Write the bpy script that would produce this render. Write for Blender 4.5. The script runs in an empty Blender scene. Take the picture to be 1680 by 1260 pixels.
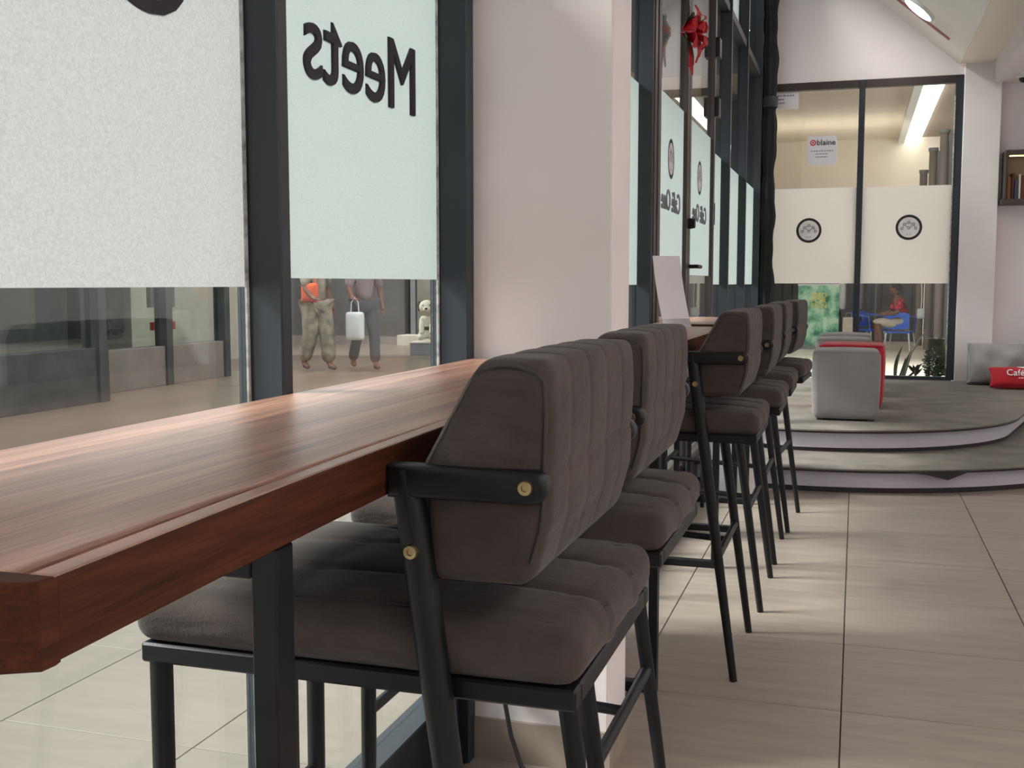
import bpy, bmesh, math, random
from mathutils import Vector, Matrix
random.seed(7)
PI = math.pi
S = bpy.context.scene
COL = S.collection

# ------------------------------------------------------------------ camera
cam_d = bpy.data.cameras.new('camera')
cam = bpy.data.objects.new('camera', cam_d); COL.objects.link(cam)
cam_d.sensor_fit = 'HORIZONTAL'; cam_d.sensor_width = 36.0
cam_d.lens = 36.0 * 1800.0 / 1680.0
cam_d.clip_start = 0.02; cam_d.clip_end = 200
cam.location = (0, 0, 1.19)
PITCH = math.radians(5.2217); YAW = math.radians(17.3874)
cam.rotation_euler = (PI / 2 - PITCH, 0, YAW)
S.camera = cam

# ------------------------------------------------------------------ world, exposure
W = bpy.data.worlds.new('world'); S.world = W; W.use_nodes = True
bg = W.node_tree.nodes['Background']
bg.inputs[0].default_value = (0.98, 0.985, 1.0, 1); bg.inputs[1].default_value = 0.85
sun_d = bpy.data.lights.new('sun', 'SUN'); sun_d.energy = 2.7; sun_d.angle = math.radians(18); sun_d.color = (1.0, 0.95, 0.89)
sun = bpy.data.objects.new('sun', sun_d); COL.objects.link(sun)      # hazy daylight through the mall skylight on the left
sun.rotation_euler = Vector((1.0, 0.30, -0.88)).to_track_quat('-Z', 'Y').to_euler(); sun.location = (-6, 0, 8)
S.view_settings.view_transform = 'Standard'
try: S.view_settings.look = 'None'
except Exception: pass
S.view_settings.exposure = 1.72; S.view_settings.gamma = 1.0
S.view_settings.use_curve_mapping = False
S.cycles.use_denoising = True

# ------------------------------------------------------------------ materials
MATS = {}
def nt(name):
    m = bpy.data.materials.new(name); m.use_nodes = True
    MATS[name] = m
    return m, m.node_tree.nodes, m.node_tree.links, m.node_tree.nodes['Principled BSDF']
def ramp_cols(N, c0, c1, p0=0.3, p1=0.7):
    r = N.new('ShaderNodeValToRGB')
    r.color_ramp.elements[0].position = p0; r.color_ramp.elements[0].color = (*c0, 1)
    r.color_ramp.elements[1].position = p1; r.color_ramp.elements[1].color = (*c1, 1)
    return r
def mat(name, col, rough=0.5, metal=0.0, var=0.12, scale=8.0, bump=0.0, bscale=60.0, stretch=(1, 1, 1), sheen=0.0, coat=0.0, spec=0.5, emit=None, es=0.0):
    m, N, L, P = nt(name)
    P.inputs['Roughness'].default_value = rough
    P.inputs['Metallic'].default_value = metal
    P.inputs['Specular IOR Level'].default_value = spec
    tc = N.new('ShaderNodeTexCoord'); mp = N.new('ShaderNodeMapping')
    mp.inputs['Scale'].default_value = stretch
    L.new(tc.outputs['Object'], mp.inputs['Vector'])
    n = N.new('ShaderNodeTexNoise'); n.inputs['Scale'].default_value = scale; n.inputs['Detail'].default_value = 5
    L.new(mp.outputs[0], n.inputs['Vector'])
    a = tuple(max(0, c * (1 - var)) for c in col); b = tuple(min(1, c * (1 + var)) for c in col)
    r = ramp_cols(N, a, b); L.new(n.outputs[0], r.inputs[0]); L.new(r.outputs[0], P.inputs['Base Color'])
    if bump:
        n2 = N.new('ShaderNodeTexNoise'); n2.inputs['Scale'].default_value = bscale; n2.inputs['Detail'].default_value = 4
        L.new(mp.outputs[0], n2.inputs['Vector'])
        bp = N.new('ShaderNodeBump'); bp.inputs['Strength'].default_value = bump; bp.inputs['Distance'].default_value = 0.004
        L.new(n2.outputs[0], bp.inputs['Height']); L.new(bp.outputs[0], P.inputs['Normal'])
    if sheen:
        P.inputs['Sheen Weight'].default_value = sheen; P.inputs['Sheen Roughness'].default_value = 0.4
    if coat:
        P.inputs['Coat Weight'].default_value = coat; P.inputs['Coat Roughness'].default_value = 0.25
    if emit:
        P.inputs['Emission Color'].default_value = (*emit, 1); P.inputs['Emission Strength'].default_value = es
    return m

def fabric():
    m, N, L, P = nt('fabric')
    P.inputs['Roughness'].default_value = 0.95; P.inputs['Specular IOR Level'].default_value = 0.15
    P.inputs['Sheen Weight'].default_value = 0.15; P.inputs['Sheen Roughness'].default_value = 0.4
    tc = N.new('ShaderNodeTexCoord')
    def noise(scale, stretch, det=5):
        mp = N.new('ShaderNodeMapping'); mp.inputs['Scale'].default_value = stretch; L.new(tc.outputs['Object'], mp.inputs['Vector'])
        n = N.new('ShaderNodeTexNoise'); n.inputs['Scale'].default_value = scale; n.inputs['Detail'].default_value = det; L.new(mp.outputs[0], n.inputs['Vector']); return n
    n = noise(11, (1, 1, 1)); r = ramp_cols(N, (0.057, 0.044, 0.041), (0.084, 0.067, 0.062)); L.new(n.outputs[0], r.inputs[0]); L.new(r.outputs[0], P.inputs['Base Color'])
    c = noise(7, (1, 1, 3.2), 3); f = noise(260, (1, 1, 1), 3)
    b1 = N.new('ShaderNodeBump'); b1.inputs['Strength'].default_value = 0.45; b1.inputs['Distance'].default_value = 0.02; L.new(c.outputs[0], b1.inputs['Height'])
    b2 = N.new('ShaderNodeBump'); b2.inputs['Strength'].default_value = 0.3; b2.inputs['Distance'].default_value = 0.003; L.new(f.outputs[0], b2.inputs['Height']); L.new(b1.outputs[0], b2.inputs['Normal'])
    L.new(b2.outputs[0], P.inputs['Normal'])
fabric()
mat('stitch', (0.055, 0.047, 0.045), 0.9, bump=0.4, bscale=500)
mat('stitch_light', (0.15, 0.135, 0.125), 0.9, bump=0.4, bscale=500)
mat('black_metal', (0.0065, 0.007, 0.009), 0.42, metal=0.0, var=0.25, scale=20, bump=0.06, bscale=260, spec=0.32)
mat('brass', (0.42, 0.30, 0.16), 0.35, metal=0.9, var=0.1)
mat('alu', (0.018, 0.024, 0.033), 0.45, var=0.12, scale=5, bump=0.03, bscale=200)
mat('alu_brown', (0.04, 0.026, 0.024), 0.4, var=0.15, scale=5)
mat('sealant', (0.36, 0.37, 0.36), 0.8, var=0.5, scale=40, bump=0.5, bscale=60)
mat('plaster', (0.82, 0.755, 0.755), 0.85, var=0.035, scale=2.5, bump=0.12, bscale=30)
mat('ceiling_paint', (0.88, 0.82, 0.80), 0.9, var=0.02, scale=2)
mat('soffit_paint', (0.86, 0.79, 0.73), 0.9, var=0.02, scale=2)
mat('grout', (0.20, 0.18, 0.165), 0.95, var=0.2, scale=30)
mat('carpet', (0.20, 0.175, 0.155), 1.0, var=0.22, scale=5, bump=0.8, bscale=420)
mat('riser', (0.62, 0.58, 0.66), 0.45, var=0.04, scale=3)
mat('nosing', (0.02, 0.018, 0.018), 0.6)
mat('pouf_grey', (0.27, 0.245, 0.24), 0.95, var=0.08, scale=6, bump=0.3, bscale=250, sheen=0.2)
mat('pouf_red', (0.42, 0.010, 0.022), 0.9, var=0.12, scale=6, bump=0.3, bscale=250, sheen=0.2)
mat('cushion_grey', (0.30, 0.28, 0.275), 0.95, var=0.08, scale=9, bump=0.5, bscale=90)
mat('paper', (0.78, 0.74, 0.77), 0.8, var=0.02)
mat('ink', (0.02, 0.02, 0.022), 0.7)
mat('ink_grey', (0.22, 0.22, 0.24), 0.7)
mat('white_print', (0.85, 0.80, 0.80), 0.7)
mat('logo_red', (0.55, 0.03, 0.04), 0.6)
mat('white_plastic', (0.72, 0.71, 0.70), 0.4, var=0.03)
mat('dark_glass', (0.01, 0.01, 0.012), 0.08)
mat('petal', (0.50, 0.006, 0.014), 0.6, var=0.3, scale=20)
mat('petal_dark', (0.03, 0.05, 0.025), 0.7, var=0.3)
mat('leaf', (0.03, 0.075, 0.018), 0.6, var=0.4, scale=18)
mat('leaf_bright', (0.11, 0.15, 0.05), 0.6, var=0.4, scale=12, stretch=(1, 1, 0.2))
mat('leaf_red', (0.06, 0.018, 0.02), 0.6, var=0.4)
mat('twig', (0.22, 0.18, 0.15), 0.8, var=0.2)
mat('soil', (0.05, 0.04, 0.03), 1.0, var=0.4)
mat('drape', (0.012, 0.013, 0.014), 0.9, var=0.3, scale=10, bump=0.3, bscale=40)
mat('dark_wood', (0.05, 0.035, 0.028), 0.5, var=0.3, scale=12, stretch=(1, 8, 8))
mat('book_a', (0.10, 0.03, 0.02), 0.7); mat('book_b', (0.6, 0.55, 0.45), 0.7); mat('book_c', (0.30, 0.13, 0.04), 0.7)
mat('book_d', (0.06, 0.06, 0.14), 0.6); mat('amber', (0.36, 0.18, 0.04), 0.5)
mat('warm_led', (1, 0.8, 0.3), 0.5, emit=(1, 0.72, 0.22), es=2.0)
mat('pink_strip', (0.42, 0.16, 0.20), 0.5)
mat('lamp_emit', (1, 1, 1), 0.5, emit=(1.0, 0.95, 0.92), es=11.0)
mat('fill_emit', (1, 1, 1), 0.5, emit=(1.0, 0.95, 0.92), es=24.0)
mat('cove_emit', (1, 1, 1), 0.5, emit=(1.0, 0.93, 0.82), es=1.6)
mat('fill_strip_emit', (1, 1, 1), 0.5, emit=(1.0, 0.88, 0.74), es=14.0)
mat('mall_wall', (0.10, 0.096, 0.094), 0.7, var=0.25, scale=3)
mat('mall_dark', (0.065, 0.066, 0.068), 0.5, var=0.3, scale=4)
mat('mall_brown', (0.22, 0.18, 0.16), 0.7, var=0.15, scale=3)
mat('mall_grey', (0.20, 0.205, 0.21), 0.7, var=0.1, scale=3)
mat('mall_cream', (0.55, 0.50, 0.42), 0.8, var=0.06, scale=2)
mat('mall_ceiling', (0.80, 0.69, 0.58), 0.9, var=0.03, scale=1)
mat('mall_ceiling_brown', (0.27, 0.205, 0.16), 0.9, var=0.04, scale=1)
mat('shutter', (0.075, 0.073, 0.075), 0.6, var=0.15, scale=2)
mat('skin', (0.17, 0.075, 0.045), 0.6, var=0.08)
mat('hair', (0.012, 0.010, 0.009), 0.8)
mat('cloth_camo', (0.25, 0.21, 0.16), 0.9, var=0.55, scale=9)
mat('cloth_orange', (0.72, 0.12, 0.05), 0.9)
mat('cloth_white', (0.66, 0.66, 0.66), 0.9, var=0.06)
mat('cloth_dark', (0.05, 0.055, 0.065), 0.9, var=0.3)
mat('cloth_mauve', (0.22, 0.16, 0.18), 0.9, var=0.2)
mat('cloth_khaki', (0.52, 0.45, 0.36), 0.9, var=0.1)
mat('blue_plastic', (0.02, 0.13, 0.62), 0.4, var=0.1)
mat('fur', (0.62, 0.57, 0.47), 1.0, var=0.15, scale=25, bump=0.6, bscale=80)
mat('fur_dark', (0.10, 0.06, 0.04), 0.9)
mat('lipstick_red', (0.65, 0.05, 0.03), 0.5)
mat('yellow_print', (0.78, 0.60, 0.10), 0.6)
mat('cable', (0.012, 0.012, 0.014), 0.5)
mat('pink_plastic', (0.55, 0.30, 0.32), 0.6)

def plaid():
    m, N, L, P = nt('plaid')
    tc = N.new('ShaderNodeTexCoord'); ck = N.new('ShaderNodeTexChecker')
    ck.inputs['Scale'].default_value = 16
    ck.inputs['Color1'].default_value = (0.62, 0.03, 0.05, 1); ck.inputs['Color2'].default_value = (0.16, 0.012, 0.03, 1)
    L.new(tc.outputs['Object'], ck.inputs['Vector']); L.new(ck.outputs[0], P.inputs['Base Color'])
    P.inputs['Roughness'].default_value = 0.9
plaid()

def wood(name, dark, light, scale=(14, 0.9, 14), rough=0.38, coat=0.3):
    m, N, L, P = nt(name)
    tc = N.new('ShaderNodeTexCoord'); mp = N.new('ShaderNodeMapping'); mp.inputs['Scale'].default_value = scale
    L.new(tc.outputs['Object'], mp.inputs['Vector'])
    n1 = N.new('ShaderNodeTexNoise'); n1.inputs['Scale'].default_value = 1.4; n1.inputs['Detail'].default_value = 8; n1.inputs['Roughness'].default_value = 0.62; n1.inputs['Distortion'].default_value = 0.9
    L.new(mp.outputs[0], n1.inputs['Vector'])
    n2 = N.new('ShaderNodeTexNoise'); n2.inputs['Scale'].default_value = 9; n2.inputs['Detail'].default_value = 4
    mp2 = N.new('ShaderNodeMapping'); mp2.inputs['Scale'].default_value = (scale[0] * 1.5, scale[1] * 0.6, scale[2] * 1.5)
    L.new(tc.outputs['Object'], mp2.inputs['Vector']); L.new(mp2.outputs[0], n2.inputs['Vector'])
    r = ramp_cols(N, dark, light, 0.32, 0.68)
    e = r.color_ramp.elements.new(0.5); e.color = tuple((a * 0.45 + b * 0.55) for a, b in zip(dark, light)) + (1,)
    L.new(n1.outputs[0], r.inputs[0])
    r2 = ramp_cols(N, (0.62, 0.60, 0.60), (1, 1, 1), 0.35, 0.6); L.new(n2.outputs[0], r2.inputs[0])
    mx = N.new('ShaderNodeMix'); mx.data_type = 'RGBA'; mx.blend_type = 'MULTIPLY'; mx.inputs['Factor'].default_value = 0.8
    L.new(r.outputs[0], mx.inputs['A']); L.new(r2.outputs[0], mx.inputs['B'])
    L.new(mx.outputs['Result'], P.inputs['Base Color'])
    P.inputs['Roughness'].default_value = rough
    P.inputs['Coat Weight'].default_value = coat; P.inputs['Coat Roughness'].default_value = 0.3
    bp = N.new('ShaderNodeBump'); bp.inputs['Strength'].default_value = 0.12; bp.inputs['Distance'].default_value = 0.002
    L.new(n2.outputs[0], bp.inputs['Height']); L.new(bp.outputs[0], P.inputs['Normal'])
wood('wood', (0.17, 0.064, 0.042), (0.60, 0.325, 0.225), (22, 0.8, 22), 0.36, 0.38)
wood('wood_edge_shaded', (0.036, 0.009, 0.0035), (0.115, 0.031, 0.011), (12, 1.3, 26), 0.6, 0.0)  # shade on the bar's front edge is put into this darker wood colour
MATS['wood_edge_shaded'].node_tree.nodes['Principled BSDF'].inputs['Specular IOR Level'].default_value = 0.2

def tile_mat(name, base, streak, rough=0.4):
    m, N, L, P = nt(name)
    tc = N.new('ShaderNodeTexCoord'); oi = N.new('ShaderNodeObjectInfo')
    ge = N.new('ShaderNodeNewGeometry')
    mp = N.new('ShaderNodeMapping'); mp.inputs['Scale'].default_value = (0.9, 7, 1)
    ad = N.new('ShaderNodeVectorMath'); ad.operation = 'ADD'
    sc = N.new('ShaderNodeVectorMath'); sc.operation = 'SCALE'; sc.inputs['Scale'].default_value = 9.0
    cb = N.new('ShaderNodeCombineXYZ'); L.new(oi.outputs['Random'], cb.inputs[0]); L.new(oi.outputs['Random'], cb.inputs[1])
    L.new(cb.outputs[0], sc.inputs[0]); L.new(tc.outputs['Object'], ad.inputs[0]); L.new(sc.outputs[0], ad.inputs[1])
    L.new(ad.outputs[0], mp.inputs['Vector'])
    n = N.new('ShaderNodeTexNoise'); n.inputs['Scale'].default_value = 3; n.inputs['Detail'].default_value = 7; n.inputs['Roughness'].default_value = 0.6
    L.new(mp.outputs[0], n.inputs['Vector'])
    r = ramp_cols(N, streak, base, 0.3, 0.66); L.new(n.outputs[0], r.inputs[0])
    hs = N.new('ShaderNodeHueSaturation')
    mr = N.new('ShaderNodeMapRange'); mr.inputs['To Min'].default_value = 0.94; mr.inputs['To Max'].default_value = 1.05
    L.new(oi.outputs['Random'], mr.inputs['Value']); L.new(mr.outputs[0], hs.inputs['Value'])
    L.new(r.outputs[0], hs.inputs['Color']); L.new(hs.outputs[0], P.inputs['Base Color'])
    P.inputs['Roughness'].default_value = rough
    bp = N.new('ShaderNodeBump'); bp.inputs['Strength'].default_value = 0.05; bp.inputs['Distance'].default_value = 0.002
    L.new(n.outputs[0], bp.inputs['Height']); L.new(bp.outputs[0], P.inputs['Normal'])
tile_mat('tile', (0.345, 0.289, 0.246), (0.27, 0.224, 0.188), 0.42)
tile_mat('tile_out', (0.235, 0.20, 0.165), (0.205, 0.175, 0.145), 0.5)
tile_mat('tile_atrium', (0.78, 0.70, 0.59), (0.66, 0.59, 0.49), 0.4)
tile_mat('tile_mall', (0.25, 0.19, 0.145), (0.19, 0.145, 0.11), 0.35)

def glass_mat(name, tint, k=1.0, rough=0.015):
    m, N, L, P = nt(name); N.remove(P)
    out = N['Material Output']
    tr = N.new('ShaderNodeBsdfTransparent'); tr.inputs[0].default_value = (*tint, 1)
    gl = N.new('ShaderNodeBsdfGlossy'); gl.inputs['Roughness'].default_value = rough
    ge = N.new('ShaderNodeNewGeometry'); d = N.new('ShaderNodeVectorMath'); d.operation = 'DOT_PRODUCT'
    L.new(ge.outputs['Incoming'], d.inputs[0]); L.new(ge.outputs['Normal'], d.inputs[1])
    ab = N.new('ShaderNodeMath'); ab.operation = 'ABSOLUTE'; L.new(d.outputs['Value'], ab.inputs[0])
    om = N.new('ShaderNodeMath'); om.operation = 'SUBTRACT'; om.inputs[0].default_value = 1; L.new(ab.outputs[0], om.inputs[1])
    pw = N.new('ShaderNodeMath'); pw.operation = 'POWER'; pw.inputs[1].default_value = 5; L.new(om.outputs[0], pw.inputs[0])
    ma = N.new('ShaderNodeMath'); ma.operation = 'MULTIPLY_ADD'; ma.inputs[1].default_value = 0.95 * k; ma.inputs[2].default_value = 0.05 * k; ma.use_clamp = True
    L.new(pw.outputs[0], ma.inputs[0])
    mx = N.new('ShaderNodeMixShader'); L.new(ma.outputs[0], mx.inputs[0]); L.new(tr.outputs[0], mx.inputs[1]); L.new(gl.outputs[0], mx.inputs[2])
    L.new(mx.outputs[0], out.inputs['Surface'])
glass_mat('glass', (0.88, 0.92, 0.91))
def film_mat(name, col, trans=0.6, grain=0.06, gscale=320):
    m, N, L, P = nt(name); N.remove(P)
    out = N['Material Output']
    tc = N.new('ShaderNodeTexCoord'); n = N.new('ShaderNodeTexNoise'); n.inputs['Scale'].default_value = gscale; n.inputs['Detail'].default_value = 2
    L.new(tc.outputs['Object'], n.inputs['Vector'])
    r = ramp_cols(N, tuple(c * (1 - grain) for c in col), tuple(min(1, c * (1 + grain)) for c in col), 0.3, 0.7); L.new(n.outputs[0], r.inputs[0])
    df = N.new('ShaderNodeBsdfDiffuse'); tl = N.new('ShaderNodeBsdfTranslucent')
    L.new(r.outputs[0], df.inputs[0]); L.new(r.outputs[0], tl.inputs[0])
    mx = N.new('ShaderNodeMixShader'); mx.inputs[0].default_value = trans
    L.new(df.outputs[0], mx.inputs[1]); L.new(tl.outputs[0], mx.inputs[2]); L.new(mx.outputs[0], out.inputs['Surface'])
film_mat('film', (0.49, 0.555, 0.55), 0.38)
film_mat('film_grain', (0.505, 0.522, 0.53), 0.38, 0.10, 260)
film_mat('film_end', (0.72, 0.66, 0.62), 0.5)
def poster():
    m, N, L, P = nt('poster')
    tc = N.new('ShaderNodeTexCoord'); n = N.new('ShaderNodeTexNoise'); n.inputs['Scale'].default_value = 5; n.inputs['Detail'].default_value = 5
    L.new(tc.outputs['Object'], n.inputs['Vector'])
    r = ramp_cols(N, (0.03, 0.16, 0.09), (0.48, 0.66, 0.45), 0.36, 0.6)
    e = r.color_ramp.elements.new(0.47); e.color = (0.18, 0.42, 0.27, 1)
    L.new(n.outputs[0], r.inputs[0]); L.new(r.outputs[0], P.inputs['Base Color']); P.inputs['Roughness'].default_value = 0.5
poster()

# ------------------------------------------------------------------ mesh helpers
def newbm(): return bmesh.new()
def box(bm, x0, x1, y0, y1, z0, z1, bev=0.0, seg=1):
    vs = [bm.verts.new((x, y, z)) for z in (z0, z1) for x, y in ((x0, y0), (x1, y0), (x1, y1), (x0, y1))]
    fs = [bm.faces.new([vs[i] for i in f]) for f in ((3, 2, 1, 0), (4, 5, 6, 7), (0, 1, 5, 4), (1, 2, 6, 5), (2, 3, 7, 6), (3, 0, 4, 7))]
    if bev:
        es = list({e for f in fs for e in f.edges})
        bmesh.ops.bevel(bm, geom=es, offset=bev, segments=seg, affect='EDGES', profile=0.5)
    return bm
def quad(bm, a, b, c, d): bm.faces.new([bm.verts.new(p) for p in (a, b, c, d)]); return bm
def prism(bm, pts, axis, a, b, bev=0.0, seg=1):
    def mk(p, t):
        return {'x': (t, p[0], p[1]), 'y': (p[0], t, p[1]), 'z': (p[0], p[1], t)}[axis]
    lo = [bm.verts.new(mk(p, a)) for p in pts]; hi = [bm.verts.new(mk(p, b)) for p in pts]
    fs = [bm.faces.new(lo[::-1]), bm.faces.new(hi)]
    n = len(pts)
    for i in range(n): fs.append(bm.faces.new((lo[i], lo[(i + 1) % n], hi[(i + 1) % n], hi[i])))
    bmesh.ops.recalc_face_normals(bm, faces=fs)
    if bev:
        es = list({e for f in fs[:2] for e in f.edges})
        bmesh.ops.bevel(bm, geom=es, offset=bev, segments=seg, affect='EDGES', profile=0.5)
    return bm
def tube(bm, pts, rad, seg=12, caps=True, flat=None):
    pts = [Vector(p) for p in pts]
    if not isinstance(rad, (list, tuple)): rad = [rad] * len(pts)
    rings = []; prev = None
    for i, p in enumerate(pts):
        if i == 0: t = pts[1] - pts[0]
        elif i == len(pts) - 1: t = pts[-1] - pts[-2]
        else: t = (pts[i + 1] - pts[i]).normalized() + (pts[i] - pts[i - 1]).normalized()
        t.normalize()
        if prev is None:
            up = Vector((0, 0, 1)) if abs(t.z) < 0.9 else Vector((0, 1, 0))
            u = t.cross(up).normalized()
        else:
            u = (prev - t * prev.dot(t)).normalized()
        prev = u; v = t.cross(u)
        k = flat if flat else 1.0
        rings.append([bm.verts.new(p + (u * math.cos(2 * PI * j / seg) + v * k * math.sin(2 * PI * j / seg)) * rad[i]) for j in range(seg)])
    for a, b in zip(rings, rings[1:]):
        for j in range(seg): bm.faces.new((a[j], a[(j + 1) % seg], b[(j + 1) % seg], b[j]))
    if caps:
        bm.faces.new(rings[0][::-1]); bm.faces.new(rings[-1])
    return bm
def lathe(bm, prof, c=(0, 0, 0), axis='z', seg=20):
    rings = []
    def mk(r, h, a):
        x, y = r * math.cos(a), r * math.sin(a)
        q = {'z': (x, y, h), 'y': (x, h, y), 'x': (h, x, y)}[axis]
        return (q[0] + c[0], q[1] + c[1], q[2] + c[2])
    for r, h in prof:
        if r < 1e-6: rings.append([bm.verts.new(mk(0, h, 0))])
        else: rings.append([bm.verts.new(mk(r, h, 2 * PI * j / seg)) for j in range(seg)])
    for a, b in zip(rings, rings[1:]):
        for j in range(seg):
            k = (j + 1) % seg
            va = [a[0]] if len(a) == 1 else [a[j], a[k]]
            vb = [b[0]] if len(b) == 1 else [b[k], b[j]]
            if len(va) + len(vb) > 2: bm.faces.new(va + vb)
    bmesh.ops.recalc_face_normals(bm, faces=bm.faces)
    return bm
def ellipsoid(bm, c, r, seg=16, ring=10, rot=None):
    m = Matrix.Translation(c) @ (rot.to_4x4() if rot else Matrix.Identity(4)) @ Matrix.Diagonal((*r, 1))
    bmesh.ops.create_uvsphere(bm, u_segments=seg, v_segments=ring, radius=1.0, matrix=m)
    return bm
def ring_flat(bm, r0, r1, seg=40, c=(0, 0), z=0.0):
    a = [bm.verts.new((c[0] + r0 * math.cos(2 * PI * i / seg), c[1] + r0 * math.sin(2 * PI * i / seg), z)) for i in range(seg)]
    b = [bm.verts.new((c[0] + r1 * math.cos(2 * PI * i / seg), c[1] + r1 * math.sin(2 * PI * i / seg), z)) for i in range(seg)]
    for i in range(seg): bm.faces.new((a[i], b[i], b[(i + 1) % seg], a[(i + 1) % seg]))
    return bm
def puff(n, h, r, bulge=(0, 0, 0), fn=None):
    """rounded box of half sizes h, corner radius r, n divisions per axis, faces bulged, fn moves each vertex"""
    bm = bmesh.new(); cache = {}
    def vert(i, j, k):
        key = (i, j, k)
        if key in cache: return cache[key]
        p = [(-1 + 2 * q / m) * hh for q, m, hh in zip(key, n, h)]
        u = [c / hh for c, hh in zip(p, h)]
        inn = [max(-(hh - r), min(hh - r, c)) for c, hh in zip(p, h)]
        d = Vector(p) - Vector(inn)
        q = Vector(inn) + (d.normalized() * r if d.length > 1e-9 else d)
        for a in range(3):
            b, c = (a + 1) % 3, (a + 2) % 3
            if abs(u[a]) > 0.999:
                q[a] += math.copysign(bulge[a] * (1 - u[b] ** 2) * (1 - u[c] ** 2), u[a])
        if fn: q = fn(q, u)
        cache[key] = bm.verts.new(q); return cache[key]
    for a in range(3):
        b, c = (a + 1) % 3, (a + 2) % 3
        for side in (0, n[a]):
            for i in range(n[b]):
                for j in range(n[c]):
                    vs = []
                    for di, dj in ((0, 0), (1, 0), (1, 1), (0, 1)):
                        key = [0, 0, 0]; key[a] = side; key[b] = i + di; key[c] = j + dj
                        vs.append(vert(*key))
                    if side == 0: vs.reverse()
                    bm.faces.new(vs)
    return bm
def mesh(bm, name, m, smooth=False):
    me = bpy.data.meshes.new(name); bm.to_mesh(me); bm.free()
    if m: me.materials.append(MATS[m])
    if smooth:
        for p in me.polygons: p.use_smooth = True
        try: me.set_sharp_from_angle(angle=math.radians(38))
        except Exception: pass
    return me
def link(name, me, parent=None, loc=(0, 0, 0), rot=(0, 0, 0)):
    o = bpy.data.objects.new(name, me); COL.objects.link(o)
    o.location = loc; o.rotation_euler = rot
    if parent: o.parent = parent
    return o
def obj(name, bm, m, parent=None, smooth=False, loc=(0, 0, 0), rot=(0, 0, 0)):
    return link(name, mesh(bm, name, m, smooth), parent, loc, rot)
def tag(o, label=None, cat=None, group=None, kind=None):
    if label: o['label'] = label
    if cat: o['category'] = cat
    if group: o['group'] = group
    if kind: o['kind'] = kind
    return o
def thing(name, label, cat, loc=(0, 0, 0), rz=0.0, group=None):
    o = link(name, None, None, loc, (0, 0, rz)); o.empty_display_size = 0.1
    return tag(o, label, cat, group)
def struct(name, bm=None, m=None, parent=None, loc=(0, 0, 0), label=None, smooth=False):
    o = obj(name, bm, m, parent, smooth, loc) if bm else link(name, None, parent, loc)
    o['kind'] = 'structure'
    if label: o['label'] = label
    return o
def copy_tree(o, parent=None):
    c = o.copy(); COL.objects.link(c)
    if parent: c.parent = parent
    for ch in list(o.children): copy_tree(ch, c)
    return c
def text_mesh(body, height=None, width=None, extrude=0.0004, align='LEFT', bold=0.003):
    cu = bpy.data.curves.new('txt', 'FONT'); cu.body = body; cu.align_x = align; cu.extrude = extrude; cu.resolution_u = 5; cu.bevel_depth = bold; cu.bevel_resolution = 0
    o = bpy.data.objects.new('txt', cu); COL.objects.link(o)
    dg = bpy.context.evaluated_depsgraph_get(); dg.update()
    me = bpy.data.meshes.new_from_object(o.evaluated_get(dg))
    bpy.data.objects.remove(o); bpy.data.curves.remove(cu)
    xs = [v.co.x for v in me.vertices]; ys = [v.co.y for v in me.vertices]
    sy = (height / (max(ys) - min(min(ys), 0))) if height else 1
    sx = (width / (max(xs) - min(xs))) if width else sy
    x0 = min(xs) if align == 'LEFT' else 0
    for v in me.vertices: v.co = Vector(((v.co.x - x0) * sx, v.co.y * sy, v.co.z))
    return me
def text(name, body, m, parent, mat4, height=None, width=None, align='LEFT', bold=0.003):
    me = text_mesh(body, height, width, align=align, bold=bold); me.name = name
    me.materials.clear(); me.materials.append(MATS[m])
    o = link(name, me, parent); o.matrix_local = mat4
    return o
def frame4(origin, ex, ey):
    ex, ey = Vector(ex), Vector(ey); ez = ex.cross(ey)
    m = Matrix((ex, ey, ez)).transposed().to_4x4(); m.translation = Vector(origin); return m
def skin_body(name, verts, edges, radii, m, parent=None, root=0, sub=2):
    me = bpy.data.meshes.new(name); me.from_pydata([Vector(v) for v in verts], edges, [])
    o = bpy.data.objects.new(name, me); COL.objects.link(o)
    md = o.modifiers.new('skin', 'SKIN'); md.use_smooth_shade = True; md.branch_smoothing = 0.4
    for i, r in enumerate(radii):
        rr = r if isinstance(r, (tuple, list)) else (r, r)
        me.skin_vertices[0].data[i].radius = rr
        me.skin_vertices[0].data[i].use_root = (i == root)
    s = o.modifiers.new('sub', 'SUBSURF'); s.levels = sub; s.render_levels = sub
    dg = bpy.context.evaluated_depsgraph_get(); dg.update()
    me2 = bpy.data.meshes.new_from_object(o.evaluated_get(dg))
    bpy.data.objects.remove(o); bpy.data.meshes.remove(me)
    me2.name = name; me2.materials.clear(); me2.materials.append(MATS[m])
    for p in me2.polygons: p.use_smooth = True
    return link(name, me2, parent)

# ------------------------------------------------------------------ setting: floors
ZC = 4.72   # height of the glazing top
fl = struct('floor', box(newbm(), -1.02, 2.62, -3.6, 11.05, -0.06, -0.009), 'grout', label='beige tiled cafe floor')
tm = mesh(box(newbm(), -0.2982, 0.2982, -0.2982, 0.2982, -0.009, 0.0, 0.0012), 'tile', 'tile')
for ix in range(0, 4):
    for iy in range(-11, 7):
        x0 = -0.61 + 0.6 * ix; y0 = 3.11 + 0.6 * iy
        link('tile', tm, fl, (x0 + 0.3, y0 + 0.3, 0))
tm2 = mesh(box(newbm(), -0.14, 0.1482, -0.2982, 0.2982, -0.009, 0.0, 0.0012), 'tile', 'tile')
for iy in range(-11, 7): link('tile', tm2, fl, (-0.76, 3.11 + 0.6 * iy + 0.3, 0))

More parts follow.
